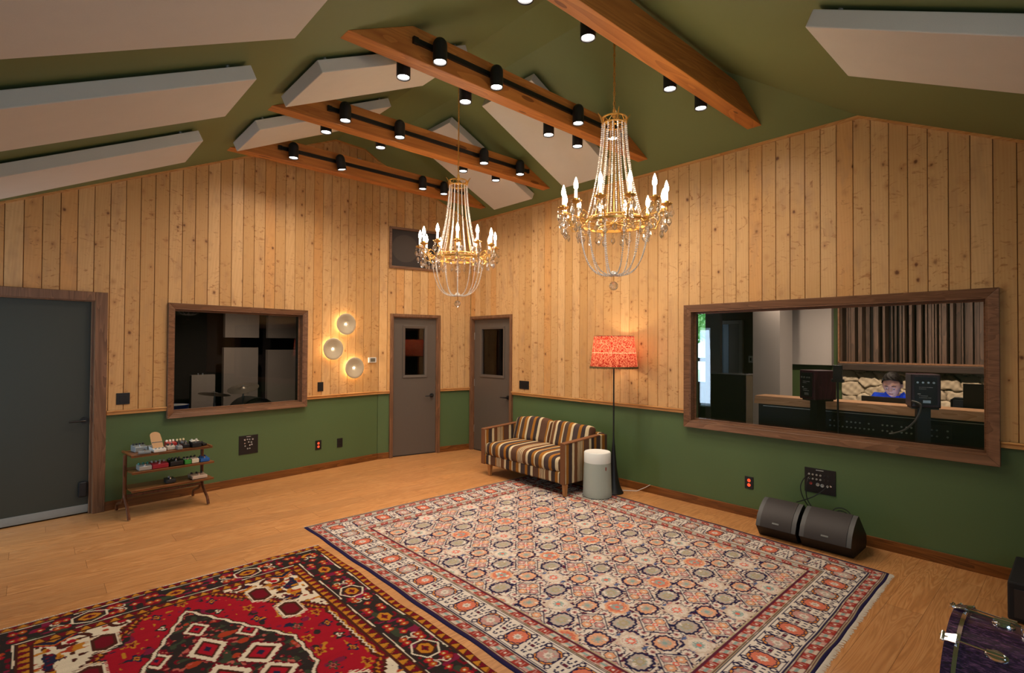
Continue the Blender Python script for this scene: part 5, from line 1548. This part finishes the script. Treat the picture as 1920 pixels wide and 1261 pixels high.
def mat_stone():
    q = NT('fieldstone'); n, _ = q.noise(q.coord(), 3.2, 2); n2, _ = q.noise(q.coord(), 45, 4, .6); a = q.new('ShaderNodeAttribute'); a.attribute_name = 'tone'
    c = q.mix(a.outputs['Fac'], srgb('b7a488'), srgb('d0bea2')); c = q.mix(q.math('MULTIPLY', n2, .4), c, srgb('7d6c58')); c = q.mix(q.math('MULTIPLY', n, .25), c, srgb('8f7658'))
    m = q.new('ShaderNodeAttribute'); m.attribute_name = 'mortar'; c = q.mix(m.outputs['Fac'], c, srgb('4f4338'))
    q.bsdf(c, .9, bump=n2, bstr=.5, bdist=.006); return q.m
so = obj('stone_facing', mb, mat_stone(), t, smooth=True, angle=70)
for nm, arr in (('tone', tone[idn]), ('mortar', np.clip(1-edge_/.009, 0, 1))):
    a_ = so.data.attributes.new(nm, 'FLOAT', 'POINT'); a_.data.foreach_set('value', arr.astype(np.float32).ravel())
mb = MB(); mb.box(0.0, .14, -1.6, .90, 0, 1.304); obj('core', mb, 'ctrl_brown', t)

# ---- desk (console bridge) along the window
t = thing('mixing_desk', 'long studio desk with a pale oak edge behind the control room window', 'desk', (.62, -5.45, .003))
mb = MB(); mb.prism([(-.055, -1.03, 1.025), (-.03, -1.03, 1.105), (.22, -1.03, 1.105), (.22, -1.03, 1.06)], (0, 2.09, 0)); obj('oak_edge', mb, 'desk_oak', t, bevel=.003)
mb = MB(); mb.box(-.01, .20, -1.0, 1.03, .62, 1.03); mb.box(-.01, .44, -1.0, 1.03, .68, .72); mb.box(.04, .40, -.98, -.90, 0, .68); mb.box(.04, .40, .90, .98, 0, .68); obj('carcass', mb, 'black_plastic', t)
mb = MB(); mb.box(.20, .52, -1.0, 1.03, .72, .745); obj('work_surface', mb, 'desk_oak', t, bevel=.003)
mb = MB(); mb.box(-.016, -.010, -.55, .40, .84, .97); rk_ = obj('rear_connector_panel', mb, plain('rear_panel', '1a1613', .5), t)
rnd = random.Random(2); mb = MB()
for i in range(26):
    for j in range(2):
        if rnd.random() > .25: mb.cyl((-.022, -.52+i*.035, .87+j*.05), (-.014, -.52+i*.035, .87+j*.05), .008, n=8)
obj('sockets', mb, 'steel', rk_)
mb = MB(); mb.box(-.020, -.012, -.97, .98, 1.000, 1.006); obj('trim_line', mb, 'steel', t)

def studio_monitor(label, x, y, yaw):
    t = thing('studio_monitor', label, 'speaker', (x, y, 1.132), yaw, 'nearfield monitors seen from behind')
    # local +x faces the listener; back at -x
    mb = MB(); mb.box(-.115, .115, -.098, .098, 0, .272); obj('cabinet', mb, 'burgundy', t, bevel=.008, segs=3)
    mb = MB(); mb.box(-.119, -.113, -.074, .074, .025, .250); p = obj('amplifier_plate', mb, 'black', t, bevel=.001)
    for i in range(4):
        k = MB(); k.cyl((-.128, .055-i*.035, .205), (-.118, .055-i*.035, .205), .008, n=10); obj('trim_pot', k, 'steel', p)
    k = MB(); rnd = random.Random(4)
    for z, n_ in ((.165, 9), (.152, 5), (.095, 6), (.080, 8)):
        for i in range(n_): k.box(-.1198, -.1188, .04-i*.010-.006*rnd.random(), .045-i*.010, z, z+.003)
    k.box(-.1198, -.1186, .035, .055, .108, .116); obj('printed_marks', k, 'white', p)
    k = MB(); k.box(-.124, -.117, -.03, .02, .040, .062); obj('mains_inlet', k, 'steel', p)
    k = MB(); k.cyl((.114, 0, .09), (.118, 0, .09), .068, n=28); obj('woofer', k, 'black', t)
    k = MB(); k.cyl((.114, 0, .20), (.118, 0, .20), .03, n=20); obj('tweeter', k, 'steel', t)
    s = thing('monitor_stand', 'black column stand carrying ' + label.split(' monitor')[0] + ' monitor', 'stand', (x, y, .003), yaw)
    k = MB(); k.box(-.09, .09, -.09, .09, 1.115, 1.129); obj('top_plate', k, 'black', s)
    k = MB(); k.box(-.045, .045, -.045, .045, .015, 1.115); obj('column', k, 'black', s)
    k = MB(); k.box(-.05, .05, -.14, .14, 0, .015); obj('base_plate', k, 'black', s)


studio_monitor('the left burgundy studio monitor behind the glass', .42, -5.045, R(-34))
studio_monitor('the right burgundy studio monitor behind the glass', .42, -5.835, R(20))
# device on a thin stand
t = thing('microphone_stand', 'thin black stand holding a small device between the two monitors', 'stand', (.35, -5.232, .003))
mb = MB(); mb.cyl((0, 0, .01), (0, 0, 1.31), .008, n=10); mb.cyl((0, 0, 0), (0, 0, .012), .045, n=28); obj('pole', mb, 'black', t, smooth=True)
mb = MB(); mb.box(-.02, .02, -.035, .035, 1.325, 1.455); obj('device', mb, 'black_plastic', t, bevel=.004)
mb = MB(); mb.box(-.015, .015, -.05, .05, 1.30, 1.328); obj('clamp', mb, 'black', t, bevel=.003)
# screens
t = thing('computer_screen', 'wide low dark screen seen from behind in front of the seated person', 'monitor', (.90, -5.50, .749))
mb = MB(); mb.box(-.012, .010, -.24, .22, .10, .405); obj('back_shell', mb, plain('dark_grey_shell', '2c2a2a', .35), t, bevel=.004)
mb = MB(); mb.box(.0105, .0125, -.23, .21, .11, .395); obj('lit_screen', mb, emis('screen_glow', (.45, .6, 1.0), 2.5), t)
mb = MB(); mb.box(-.01, .005, -.05, .05, .006, .12); mb.box(-.08, .08, -.10, .10, -.001, .008); obj('foot', mb, 'black', t, bevel=.002)
t = thing('computer_screen', 'large black screen at the right end of the desk behind the glass', 'monitor', (.95, -6.28, .749))
mb = MB(); mb.box(-.02, .02, -.16, .25, .05, .56); obj('back_shell', mb, 'black_plastic', t)
mb = MB(); mb.box(-.01, .01, -.05, .05, .004, .06); mb.box(-.06, .06, -.10, .10, -.001, .006); obj('foot', mb, 'black', t)
# side cabinet at the left
t = thing('equipment_cabinet', 'dark glossy equipment cabinet at the left inside the control room', 'cabinet', (.93, -3.99, .003))
mb = MB(); mb.box(-.12, .06, -.21, .20, .0, 1.30); obj('body', mb, plain('charcoal_lacquer', '1e1d1f', .15, 0, .6), t, bevel=.004)
mb = MB(); mb.box(-.125, .065, -.215, .205, 1.30, 1.312); obj('top', mb, plain('lacquer_top_sheen', '77787c', .12, 0, .7), t, bevel=.002)  # lighter grey than the body stands for light reflected in the top
# grey curved cable arc between right monitor and desk
mb = MB(); mb.tube(smooth_path([(.205, -5.80, 1.19), (.20, -5.86, 1.16), (.22, -5.83, 1.05), (.25, -5.75, .95), (.30, -5.66, .90), (.36, -5.62, .885)]), .007, 8)
tag(obj('monitor_cable', mb, plain('grey_cable', '77706a', .5), smooth=True), 'grey cable arching down from the right studio monitor', 'cable')

# office chair
def office_chair(label, loc, rz):
    t = thing('office_chair', label, 'chair', loc, rz, 'office chairs')
    bk = MB(); bk.box(.20, .225, -.215, .215, .62, 1.10); f = obj('mesh_back', bk, plain('mesh_back_cloth', '2b2b2f', .8, scale=300, var=.4), t, bevel=.01)
    mb = MB(); mb.tube([(.212, -.22, .62), (.212, -.225, 1.09), (.212, -.20, 1.11), (.212, .20, 1.11), (.212, .225, 1.09), (.212, .22, .62), (.212, 0, .60)], .011, 8, closed=True); obj('back_frame', mb, 'black', t, smooth=True)
    obj('seat', cushion(-.24, .24, -.24, .24, .42, .50, .01, 6, 0, 2), 'black', t, smooth=True)
    mb = MB(); mb.cyl((0, 0, .09), (0, 0, .42), .025, n=14); mb.tube([(.05, 0, .42), (.20, 0, .44), (.225, 0, .62)], .014, 8); obj('column', mb, 'black', t, smooth=True)
    for k in range(5):
        a = 2*PI*k/5; mb = MB(); mb.tube([(0, 0, .10), (.27*math.cos(a), .27*math.sin(a), .07)], .016, 8, radii=[.02, .013]); mb.sphere((.27*math.cos(a), .27*math.sin(a), .027), .027, 10, 6); obj('caster_leg', mb, 'black', t, smooth=True)


office_chair('black mesh office chair standing empty by the fireplace', (1.62, -6.02, .003), R(-8))
office_chair('office chair under the seated person in blue', (1.50, -5.47, .003), 0)

# lamps of the control room and the booth
def ceiling_lamp(name, label, x, y, z, e, spot=R(110), to=None, group='recessed lamps in the other rooms'):
    t = thing(name, label, 'light', (x, y, z), 0, group)
    a = MB(); a.lathe([(.07, 0), (.07, -.008), (.055, -.01), (.05, -.002)], 20); obj('trim_ring', a, 'white', t, smooth=True)
    b = MB(); b.lathe([(.05, -.003), (.0005, -.003)], 20); obj('diffuser', b, emis('recessed_lamp_glow', (1, .85, .7), 6), t)
    light('recessed_lamp_light', 'SPOT', (x, y, z-.02), e, (1, .82, .64), .04, to=to or (x, y, 0), spot=spot, blend=1)


ceiling_lamp('recessed_lamp', 'recessed lamp over the fireplace', 1.9, -4.9, CRZ-.001, 120, to=(3.4, -4.8, .5))
ceiling_lamp('recessed_lamp', 'recessed lamp over the fireplace', 1.9, -5.95, CRZ-.001, 120, to=(3.4, -5.8, .5))
ceiling_lamp('recessed_lamp', 'recessed lamp over the pale wall panel', 2.3, -4.0, CRZ-.001, 34, to=(3.4, -4.0, 1.0))
ceiling_lamp('recessed_lamp', 'recessed lamp over the desk', 1.1, -4.9, CRZ-.001, 60, to=(.6, -5.2, .8))
ceiling_lamp('recessed_lamp', 'recessed lamp over the window end of the desk', .75, -5.9, CRZ-.001, 45)  # unseen lamp, put in to brighten the studio monitors and desk

# ---- booth behind the left wall (frame of wall_left)
bp = [(-4.6, T1-.005), (0, T1-.005), (.15, .17), (.9, -.03), (1.75, -.22), (1.75, 2.75), (-4.6, 2.75)]
mb = MB(); mb.prism([(u, v, .001) for u, v in bp], (0, 0, .003)); o = struct(obj('floor_booth', mb, 'dark_floor')); o.matrix_world = MA
mb = MB(); mb.prism([(u, v, 2.5) for u, v in bp], (0, 0, .05)); o = struct(obj('ceiling_booth', mb, 'grey_wall')); o.matrix_world = MA
mb = MB(); mb.box(-4.6, 1.75, 2.7, 2.8, 0, 2.55); o = struct(obj('wall_booth_north', mb, 'grey_wall')); o.matrix_world = MA
mb = MB(); mb.box(-4.65, -4.55, T1, 2.8, 0, 2.55); o = struct(obj('wall_booth_west', mb, 'grey_wall')); o.matrix_world = MA
mb = MB(); mb.box(1.70, 1.80, -.22, 2.8, 0, 2.55); o = struct(obj('wall_booth_east', mb, 'grey_wall')); o.matrix_world = MA
def booth(name, label, cat, u, v, z, group=None, rz=0):
    t = thing(name, label, cat, (0, 0, 0), 0, group); t.matrix_world = MA @ Matrix.Translation((u, v, z)) @ Matrix.Rotation(rz, 4, 'Z'); return t
for lab, u0, u1, z0, z1 in (('low grey panel standing in the booth behind the left cymbal', -1.65, -1.33, .005, 1.158), ('tall grey panel in the middle of the booth wall', -1.214, -.70, .25, 1.562), ('grey panel high in the middle of the booth wall', -1.20, -.69, 1.715, 2.35),
                      ('grey panel at the right of the booth wall', -.552, -.085, .25, 1.525), ('grey panel high at the right of the booth wall', -.547, -.05, 1.715, 2.35)):
    t = booth('booth_panel', lab, 'panel', (u0+u1)/2, 2.24, z0, 'fabric panels in the booth')
    mb = MB(); mb.box(-(u1-u0)/2, (u1-u0)/2, 0, .08, 0, z1-z0); obj('fabric_slab', mb, 'gobo', t, bevel=.004)
    if z0 > .1:
        mb = MB(); mb.box(-.02, .02, .08, .455, .05, .08); obj('wall_bracket', mb, 'black', t)
    else:
        mb = MB(); mb.cyl((-.06, .04, z1-z0), (-.06, .04, z1-z0+.025), .010, n=8); obj('top_bolt', mb, 'steel', t); mb = MB(); mb.cyl((.0, .04, z1-z0), (.0, .04, z1-z0+.025), .010, n=8); obj('top_bolt', mb, 'steel', t)
M['cymbal'] = plain('cymbal_bronze', 'a89c8c', .28, .85)
def cymbal(label, u, z, r, tx, ty, v=1.2):
    t = booth('cymbal_stand', label, 'cymbal', u, v, .004, 'cymbals in the booth')
    mb = MB(); mb.cyl((0, 0, .35), (0, 0, z-.03), .010, n=10); mb.cyl((0, 0, z-.05), (0, 0, z+.035), .004, n=8); mb.cyl((0, 0, z+.012), (0, 0, z+.035), .009, n=8); mb.cyl((0, 0, z-.16), (0, 0, z-.12), .016, n=10); mb.cyl((0, 0, z-.26), (0, 0, z-.23), .018, n=10); obj('pole', mb, 'steel', t, smooth=True)
    for k in range(3):
        a = 2*PI*k/3+.5; mb = MB(); mb.cyl((0, 0, .40), (.28*math.cos(a), .28*math.sin(a), .005), .007, n=8); obj('leg', mb, 'steel', t, smooth=True)
    m = Matrix.Rotation(tx, 4, 'X') @ Matrix.Rotation(ty, 4, 'Y')
    mb = MB(); mb.lathe([(.006, .022), (.03, .020), (.042, .008), (.10, .003), (r, -.008), (r, -.010), (.10, .0), (.04, .005), (.006, .018), (.006, .022)], 40, c=(0, 0, z), m=m); obj('cymbal', mb, 'cymbal', t, smooth=True, angle=70)


cymbal('left cymbal on a stand inside the booth', -1.71, .955, .19, R(-9), R(10))
cymbal('right and higher cymbal on a stand inside the booth', -1.30, 1.005, .20, R(12), R(-14), 1.32)
t = booth('snare_drum', 'white-topped drum at the lower left inside the booth', 'drum', -2.20, 1.15, .004)
mb = MB(); mb.lathe([(.165, .70), (.165, .84), (.17, .84), (.17, .855), (.162, .857), (.162, .70), (.165, .70)], 36); obj('shell', mb, plain('blue_drum_shell', '1f3f86', .3), t, smooth=True)
mb = MB(); mb.lathe([(.163, .852), (.0005, .853)], 36); obj('drum_head', mb, 'white', t)
for k in range(3):
    a = 2*PI*k/3; mb = MB(); mb.cyl((.10*math.cos(a), .10*math.sin(a), .70), (.22*math.cos(a), .22*math.sin(a), .005), .008, n=8); obj('leg', mb, 'steel', t, smooth=True)
t = booth('kick_drum', 'dark round drum head at the lower right inside the booth', 'drum', -1.02, 1.5, .56)
mb = MB(); mb.lathe([(.28, -.02), (.28, .40), (.27, .40), (.27, -.02), (.28, -.02)], 40, m=Matrix.Rotation(-PI/2, 4, 'X')); obj('shell', mb, 'black', t, smooth=True)
mb = MB(); mb.lathe([(.272, -.005), (.0005, -.006)], 40, m=Matrix.Rotation(-PI/2, 4, 'X')); obj('drum_head', mb, plain('grey_drum_head', '5c534c', .5), t)
mb = MB(); mb.box(-.2, -.16, .05, .35, -.555, -.2); obj('leg', mb, 'black', t); mb = MB(); mb.box(.16, .20, .05, .35, -.555, -.2); obj('leg', mb, 'black', t)
bl_ = MA @ Vector((-1.4, 1.0, 2.47)); ceiling_lamp('recessed_lamp', 'dim recessed lamp in the booth ceiling', bl_.x, bl_.y, 2.499, 75, to=tuple(MA @ Vector((-1.0, 2.0, .3))))  # unseen lamp, added to bring up the booth panels and cymbals

# ---- small lobby behind the right glazed door
mb = MB(); mb.box(T1, 1.9, -1.45, -.05, -.04, .003); struct(obj('floor_lobby', mb, 'dark_floor'))
mb = MB(); mb.box(T1, 1.9, -1.45, -.05, 2.4, 2.45); struct(obj('ceiling_lobby', mb, 'grey_wall'))
mb = MB(); mb.box(1.9, 1.95, -1.45, .0, 0, 2.45); struct(obj('wall_lobby_east', mb, plain('lobby_grey', '4a4f55', .7)))
mb = MB(); mb.box(T1, 1.95, -.05, .0, 0, 2.45); struct(obj('wall_lobby_north', mb, 'ctrl_brown'))
mb = MB(); mb.box(T1, 1.95, -1.5, -1.45, 0, 2.45); struct(obj('wall_lobby_south', mb, plain('lobby_grey_side', '50555a', .7)))
mb = MB(); 
t = thing('lobby_curtain', 'brown pleated curtain seen through the right glazed door', 'curtain', (1.5, -.42, .006))
pts = [(.03*math.sin(i*1.1), -i*.018) for i in range(26)]
mb = MB(); vs = []; fs = []
for i, (x, y) in enumerate(pts): vs += [(x, y+.2, 0), (x, y+.2, 2.35), (x+.004, y+.2, 0), (x+.004, y+.2, 2.35)]
for i in range(25): b = i*4; fs += [(b, b+4, b+5, b+1), (b+2, b+3, b+7, b+6)]
mb.add(vs, fs); obj('cloth', mb, plain('curtain_brown', '6a4e3a', .9), t, smooth=True)
mb = MB(); mb.cyl((0, .25, 2.36), (0, -.30, 2.36), .012, n=10); obj('rod', mb, 'black', t)
ceiling_lamp('recessed_lamp', 'dim recessed lamp in the lobby', .9, -.8, 2.399, 9)

# ---- outdoors beyond the control room window
def mat_leaf():
    q = NT('summer_leaves'); n, _ = q.noise(q.coord(), 5, 2)
    inf = q.new('ShaderNodeNewGeometry'); c = q.ramp(inf.outputs['Random Per Island'], [(0, srgb('3f7a3a')), (.5, srgb('79b45a')), (1, srgb('c2e09a'))])
    d = q.new('ShaderNodeBsdfDiffuse'); q.link(c, d.inputs[0]); tr = q.new('ShaderNodeBsdfTranslucent'); q.link(c, tr.inputs[0])
    m = q.new('ShaderNodeMixShader'); m.inputs[0].default_value = .4; q.link(d.outputs[0], m.inputs[1]); q.link(tr.outputs[0], m.inputs[2]); q.link(m.outputs[0], q.out.inputs[0]); return q.m
M['leaf'] = mat_leaf(); M['bark'] = plain('pale_bark', 'cfcabd', .8, var=.2, scale=12)
mb = MB(); mb.box(3.7, 40, -16, 34, -.6, -.5); struct(obj('ground_outside', mb, plain('sunlit_grass', 'b9c99a', .95, var=.3, scale=3)))
rnd = random.Random(21)
def tree(x, y, h, r, n, label):
    t = thing('birch_tree', label, 'tree', (x, y, -.5), rnd.uniform(0, 6), 'trees outside the control room window')
    mb = MB(); lean = rnd.uniform(-.06, .06); P = [(lean*h*f*f, .05*h*math.sin(f*3), h*f) for f in [i/8 for i in range(9)]]
    mb.tube(P, .1, 8, radii=[.11*(1-.75*i/8) for i in range(9)]); obj('trunk', mb, 'bark', t, smooth=True)
    mb = MB()
    for i in range(n):
        a = rnd.uniform(0, 2*PI); b = rnd.uniform(-1, 1); rr = r*rnd.random()**.45; c = Vector((rr*math.cos(a)*(1-b*b)**.5+lean*h*.6, rr*math.sin(a)*(1-b*b)**.5, h*.68+b*rr*h*.22))
        s = rnd.uniform(.05, .12); q = Euler((rnd.uniform(0, 6), rnd.uniform(0, 6), rnd.uniform(0, 6))).to_matrix()
        mb.add([c+q @ Vector(v) for v in ((-s, 0, 0), (0, -s*.5, .01), (s, 0, 0), (0, s*.5, .01))], [(0, 1, 2, 3)])
    obj('crown', mb, 'leaf', t)
tl = ['tree with a pale trunk nearest the control room window', 'second tree out from the control room window', 'tree farthest back outside the control room window']
for (x, y, h, r, n), l in zip(((7.4, .3, 5.2, 1.25, 2600), (10.3, 1.5, 6.0, 1.35, 3000), (13.4, 3.2, 6.5, 1.6, 3600)), tl): tree(x, y, h, r, n, l)

# ================================================================ PERSON BEHIND THE DESK
def skin_mesh(nodes, edges, sub=2):
    # nodes: (x,y,z,r) ; returns evaluated verts/faces
    me = bpy.data.meshes.new('tmp'); me.from_pydata([n[:3] for n in nodes], edges, []); o = bpy.data.objects.new('tmp', me); COL.objects.link(o)
    o.modifiers.new('s', 'SKIN'); sv = me.skin_vertices[0].data
    for i, n in enumerate(nodes): sv[i].radius = (n[3], n[4] if len(n) > 4 else n[3])
    sv[0].use_root = True
    m = o.modifiers.new('u', 'SUBSURF'); m.levels = sub
    dg = bpy.context.evaluated_depsgraph_get(); ev = o.evaluated_get(dg); e = ev.to_mesh()
    mb = MB(); mb.add([tuple(v.co) for v in e.vertices], [tuple(p.vertices) for p in e.polygons]); ev.to_mesh_clear(); bpy.data.objects.remove(o); bpy.data.meshes.remove(me); return mb


def head_mb(c, tilt):
    # face towards local -x
    u, v = 48, 36; mb = MB(); vs = []; fs = []
    def g(a, b, s): return math.exp(-((a/s)**2+(b/s)**2))
    for j in range(v+1):
        th = PI*j/v
        for i in range(u):
            ph = 2*PI*i/u
            d = Vector((-math.cos(ph)*math.sin(th), math.sin(ph)*math.sin(th), math.cos(th)))
            p = Vector((d.x*.098, d.y*.076, d.z*.118))
            if d.z < -.1:                      # jaw narrows to the chin
                k = min(1, (-.1-d.z)/.9); p.y *= 1-.30*k; p.x = p.x*(1-.32*k)-.024*k*(1 if d.x < 0 else .2)
            if d.z > .2: p.x += .010*(d.z-.2)
            if d.x < 0:                        # face plane
                yy_, z_ = p.y, p.z
                p.x += .008*(abs(yy_)/.076)**2*0
                p.x -= .020*math.exp(-(yy_/.011)**2)*math.exp(-((z_+.022)/.016)**2)+.010*math.exp(-(yy_/.009)**2)*math.exp(-((z_-.004)/.020)**2)
                for s in (-1, 1):
                    p.x += .013*math.exp(-((yy_-s*.030)/.016)**2-((z_-.006)/.013)**2)
                    p.x -= .006*math.exp(-((yy_-s*.028)/.022)**2-((z_-.030)/.009)**2)
                    p.x -= .005*math.exp(-((yy_-s*.042)/.018)**2-((z_+.026)/.018)**2)
                p.x -= .006*math.exp(-(yy_/.020)**2-((z_+.052)/.006)**2)+.006*math.exp(-(yy_/.018)**2-((z_+.064)/.006)**2)
                p.x += .006*math.exp(-(yy_/.022)**2-((z_+.0575)/.0028)**2)
                p.x -= .009*math.exp(-(yy_/.020)**2-((z_+.092)/.014)**2)
            vs.append(p)
    for j in range(v):
        for i in range(u): fs.append((j*u+i, j*u+(i+1) % u, (j+1)*u+(i+1) % u, (j+1)*u+i))
    m = Matrix.Translation(c) @ Matrix.Rotation(tilt, 4, 'Y')
    mb.add([m @ p for p in vs], fs)
    for s in (-1, 1):
        e = MB(); e.sphere((.008, s*.078, -.006), .026, 12, 8, (.55, .28, 1.15)); mb.add([m @ Vector(q) for q in e.v], e.f)
    return mb, m


def build_person():
    t = thing('person', 'person in a blue shirt sitting behind the desk, looking down at a screen', 'person', (1.15, -5.475, 0))
    hip = (.34, 0, .56, .13, .12)
    N = [hip, (.30, 0, .74, .125, .11), (.22, 0, .93, .135, .10), (.165, 0, 1.06, .095, .07), (.11, 0, 1.135, .052), (.075, 0, 1.17, .048)]
    E_ = [(0, 1), (1, 2), (2, 3), (3, 4), (4, 5)]
    for s in (-1, 1):
        b = len(N); N += [(.16, s*.150, 1.085, .048), (.12, s*.235, .94, .050), (.05, s*.27, .815, .044), (-.06, s*.20, .805, .036), (-.165, s*.12, .800, .026)]
        E_ += [(3, b), (b, b+1), (b+1, b+2), (b+2, b+3), (b+3, b+4)]
        b = len(N); N += [(.26, s*.10, .55, .098), (.05, s*.13, .56, .082), (-.10, s*.14, .545, .062), (-.09, s*.14, .30, .052), (-.07, s*.14, .09, .038), (-.17, s*.145, .045, .032)]
        E_ += [(0, b), (b, b+1), (b+1, b+2), (b+2, b+3), (b+3, b+4), (b+4, b+5)]
    body = skin_mesh(N, E_)
    head, hm = head_mb(Vector((.005, 0, 1.258)), R(-24))
    body.add(head.v, head.f)
    for s in (-1, 1):                       # hands: palm and five curled fingers over a keyboard
        pc = Vector((-.205, s*.115, .797)); e = MB(); e.sphere(tuple(pc), .040, 12, 8, (1.0, .95, .42)); body.add(e.v, e.f)
        for k, (dy, L) in enumerate(((-.030, .062), (-.010, .074), (.010, .070), (.028, .054))):
            y = pc.y+s*(-dy); base = (pc.x-.026, y, .800)
            q = skin_mesh([(*base, .0105), (base[0]-L*.45, y, .806, .0092), (base[0]-L*.8, y, .795, .0085), (base[0]-L, y, .778, .0075)], [(0, 1), (1, 2), (2, 3)], 1); body.add(q.v, q.f)
        q = skin_mesh([(pc.x+.012, pc.y-s*.030, .796, .0125), (pc.x-.018, pc.y-s*.052, .790, .0105), (pc.x-.040, pc.y-s*.056, .780, .0085)], [(0, 1), (1, 2)], 1); body.add(q.v, q.f)
    sk = NT('skin'); n, _ = sk.noise(sk.coord(), 40, 3); sk.bsdf(sk.mix(n, srgb('d8a88e'), srgb('c99478')), .5, 0, .4, Subsurface_Weight=.15, Subsurface_Radius=(.01, .004, .002), Subsurface_Scale=1.0)
    b = obj('body', body, sk.m, t, smooth=True, sub=0)
    r = b.modifiers.new('r', 'REMESH'); r.mode = 'VOXEL'; r.voxel_size = .0045; r.use_smooth_shade = True
    s_ = b.modifiers.new('s', 'SMOOTH'); s_.factor = .5; s_.iterations = 2
    # shirt: slightly larger torso and sleeves
    g = lambda q, k: tuple(q[:3])+tuple(x+k for x in q[3:])
    SN = [(.335, 0, .60, .145, .13), g(N[1], .022), (.22, 0, .93, .172, .132), (.165, 0, 1.065, .140, .108), (.125, 0, 1.125, .074)]; SE = [(0, 1), (1, 2), (2, 3), (3, 4)]
    for s in (-1, 1):
        b0 = len(SN); SN += [(.155, s*.150, 1.095, .090), (.12, s*.235, .94, .065), (.055, s*.268, .825, .058), (-.05, s*.205, .807, .050), (-.12, s*.152, .803, .043)]
        SE += [(3, b0), (b0, b0+1), (b0+1, b0+2), (b0+2, b0+3), (b0+3, b0+4)]
    sm = skin_mesh(SN, SE); st = obj('shirt', sm, mat_fabric('royal_blue_shirt', '1c3fb8', 300, .15, .85), t, smooth=True)
    # open collar flaps
    cf = MB()
    for s in (-1, 1): cf.prism([(.040, s*.012, 1.085), (.025, s*.055, 1.105), (.085, s*.085, 1.170), (.12, s*.070, 1.185), (.080, s*.045, 1.150)], (.006, 0, .006))
    obj('collar', cf, mat_fabric('royal_blue_collar', '1a3aa8', 300), st, smooth=True, bevel=.003)
    # trousers
    TN = [g(hip, .02)]; TE = []
    for s in (-1, 1):
        b0 = len(TN); TN += [(.26, s*.10, .55, .112), (.05, s*.13, .56, .096), (-.10, s*.14, .545, .076), (-.09, s*.14, .30, .068), (-.07, s*.14, .10, .058)]
        TE += [(0, b0), (b0, b0+1), (b0+1, b0+2), (b0+2, b0+3), (b0+3, b0+4)]
    obj('trousers', skin_mesh(TN, TE), mat_fabric('dark_jeans', '23283a'), t, smooth=True)
    for s in (-1, 1):
        mb = MB(); mb.sphere((-.13, s*.145, .045), .06, 14, 8, (1.9, .75, .68)); obj('shoe', mb, 'black', t, smooth=True)
    # hair: cap over skull with a short fringe
    u, v = 56, 26; mb = MB(); vs = []; fs = []; rnd = random.Random(5)
    for j in range(v+1):
        for i in range(u):
            ph = 2*PI*i/u; front = -math.cos(ph)       # -1 front .. +1 back
            lim = .84+.80*(0.5+0.5*front)**.8 + (.22 if abs(math.sin(ph)) > .93 else 0)
            th = lim*j/v
            d = Vector((-math.cos(ph)*math.sin(th), math.sin(ph)*math.sin(th), math.cos(th)))
            k = 1.085+.035*math.sin(ph*9+j*.6)*(j/v)**2+.03*(1 if front < -.3 else 0)*math.sin(th*2)+rnd.uniform(-.006, .006)
            p = Vector((d.x*.100*k+.003, d.y*.078*k, d.z*.120*k+.002)); 
            if j == v: p *= .965
            vs.append(hm @ p)
    for j in range(v):
        for i in range(u): fs.append((j*u+i, j*u+(i+1) % u, (j+1)*u+(i+1) % u, (j+1)*u+i))
    mb.add(vs, fs); hr = NT('dark_brown_hair'); n, _ = hr.noise(hr.mapping(hr.coord(), (40, 160, 40)), 1, 3); hr.bsdf(hr.mix(n, srgb('0d0806'), srgb('23160f')), .6, 0, .3, bump=n, bstr=.6, bdist=.004)
    obj('hair', mb, hr.m, t, smooth=True, angle=80)
    for s in (-1, 1):
        e = MB(); e.sphere((-.0795, s*.030, .006), .0115, 14, 10); e.v = [tuple(hm @ Vector(q)) for q in e.v]; eye = obj('eye', e, plain('eye_white', 'd9d4cc', .3), t, smooth=True)
        e = MB(); e.sphere((-.0885, s*.030, -.001), .0050, 10, 6); e.v = [tuple(hm @ Vector(q)) for q in e.v]; obj('iris', e, plain('dark_iris', '2a1c14', .2), eye, smooth=True)
        e = MB(); e.sphere((-.0785, s*.030, .0095), .0135, 12, 8, (1, 1.1, .75)); e.v = [tuple(hm @ Vector(q)) for q in e.v]; obj('eyelid', e, sk.m, t, smooth=True)
        e = MB(); e.tube([hm @ Vector(q) for q in ((-.097, s*.014, .027), (-.096, s*.030, .032), (-.088, s*.048, .027))], .0035, 6, radii=[.003, .004, .002]); obj('eyebrow', e, hr.m, t, smooth=True)
    e = MB(); e.sphere((-.0915, 0, -.057), .012, 12, 8, (.5, 1.75, .42)); e.v = [tuple(hm @ Vector(q)) for q in e.v]; obj('lips', e, plain('lip_colour', 'a8665a', .5), t, smooth=True)


build_person()
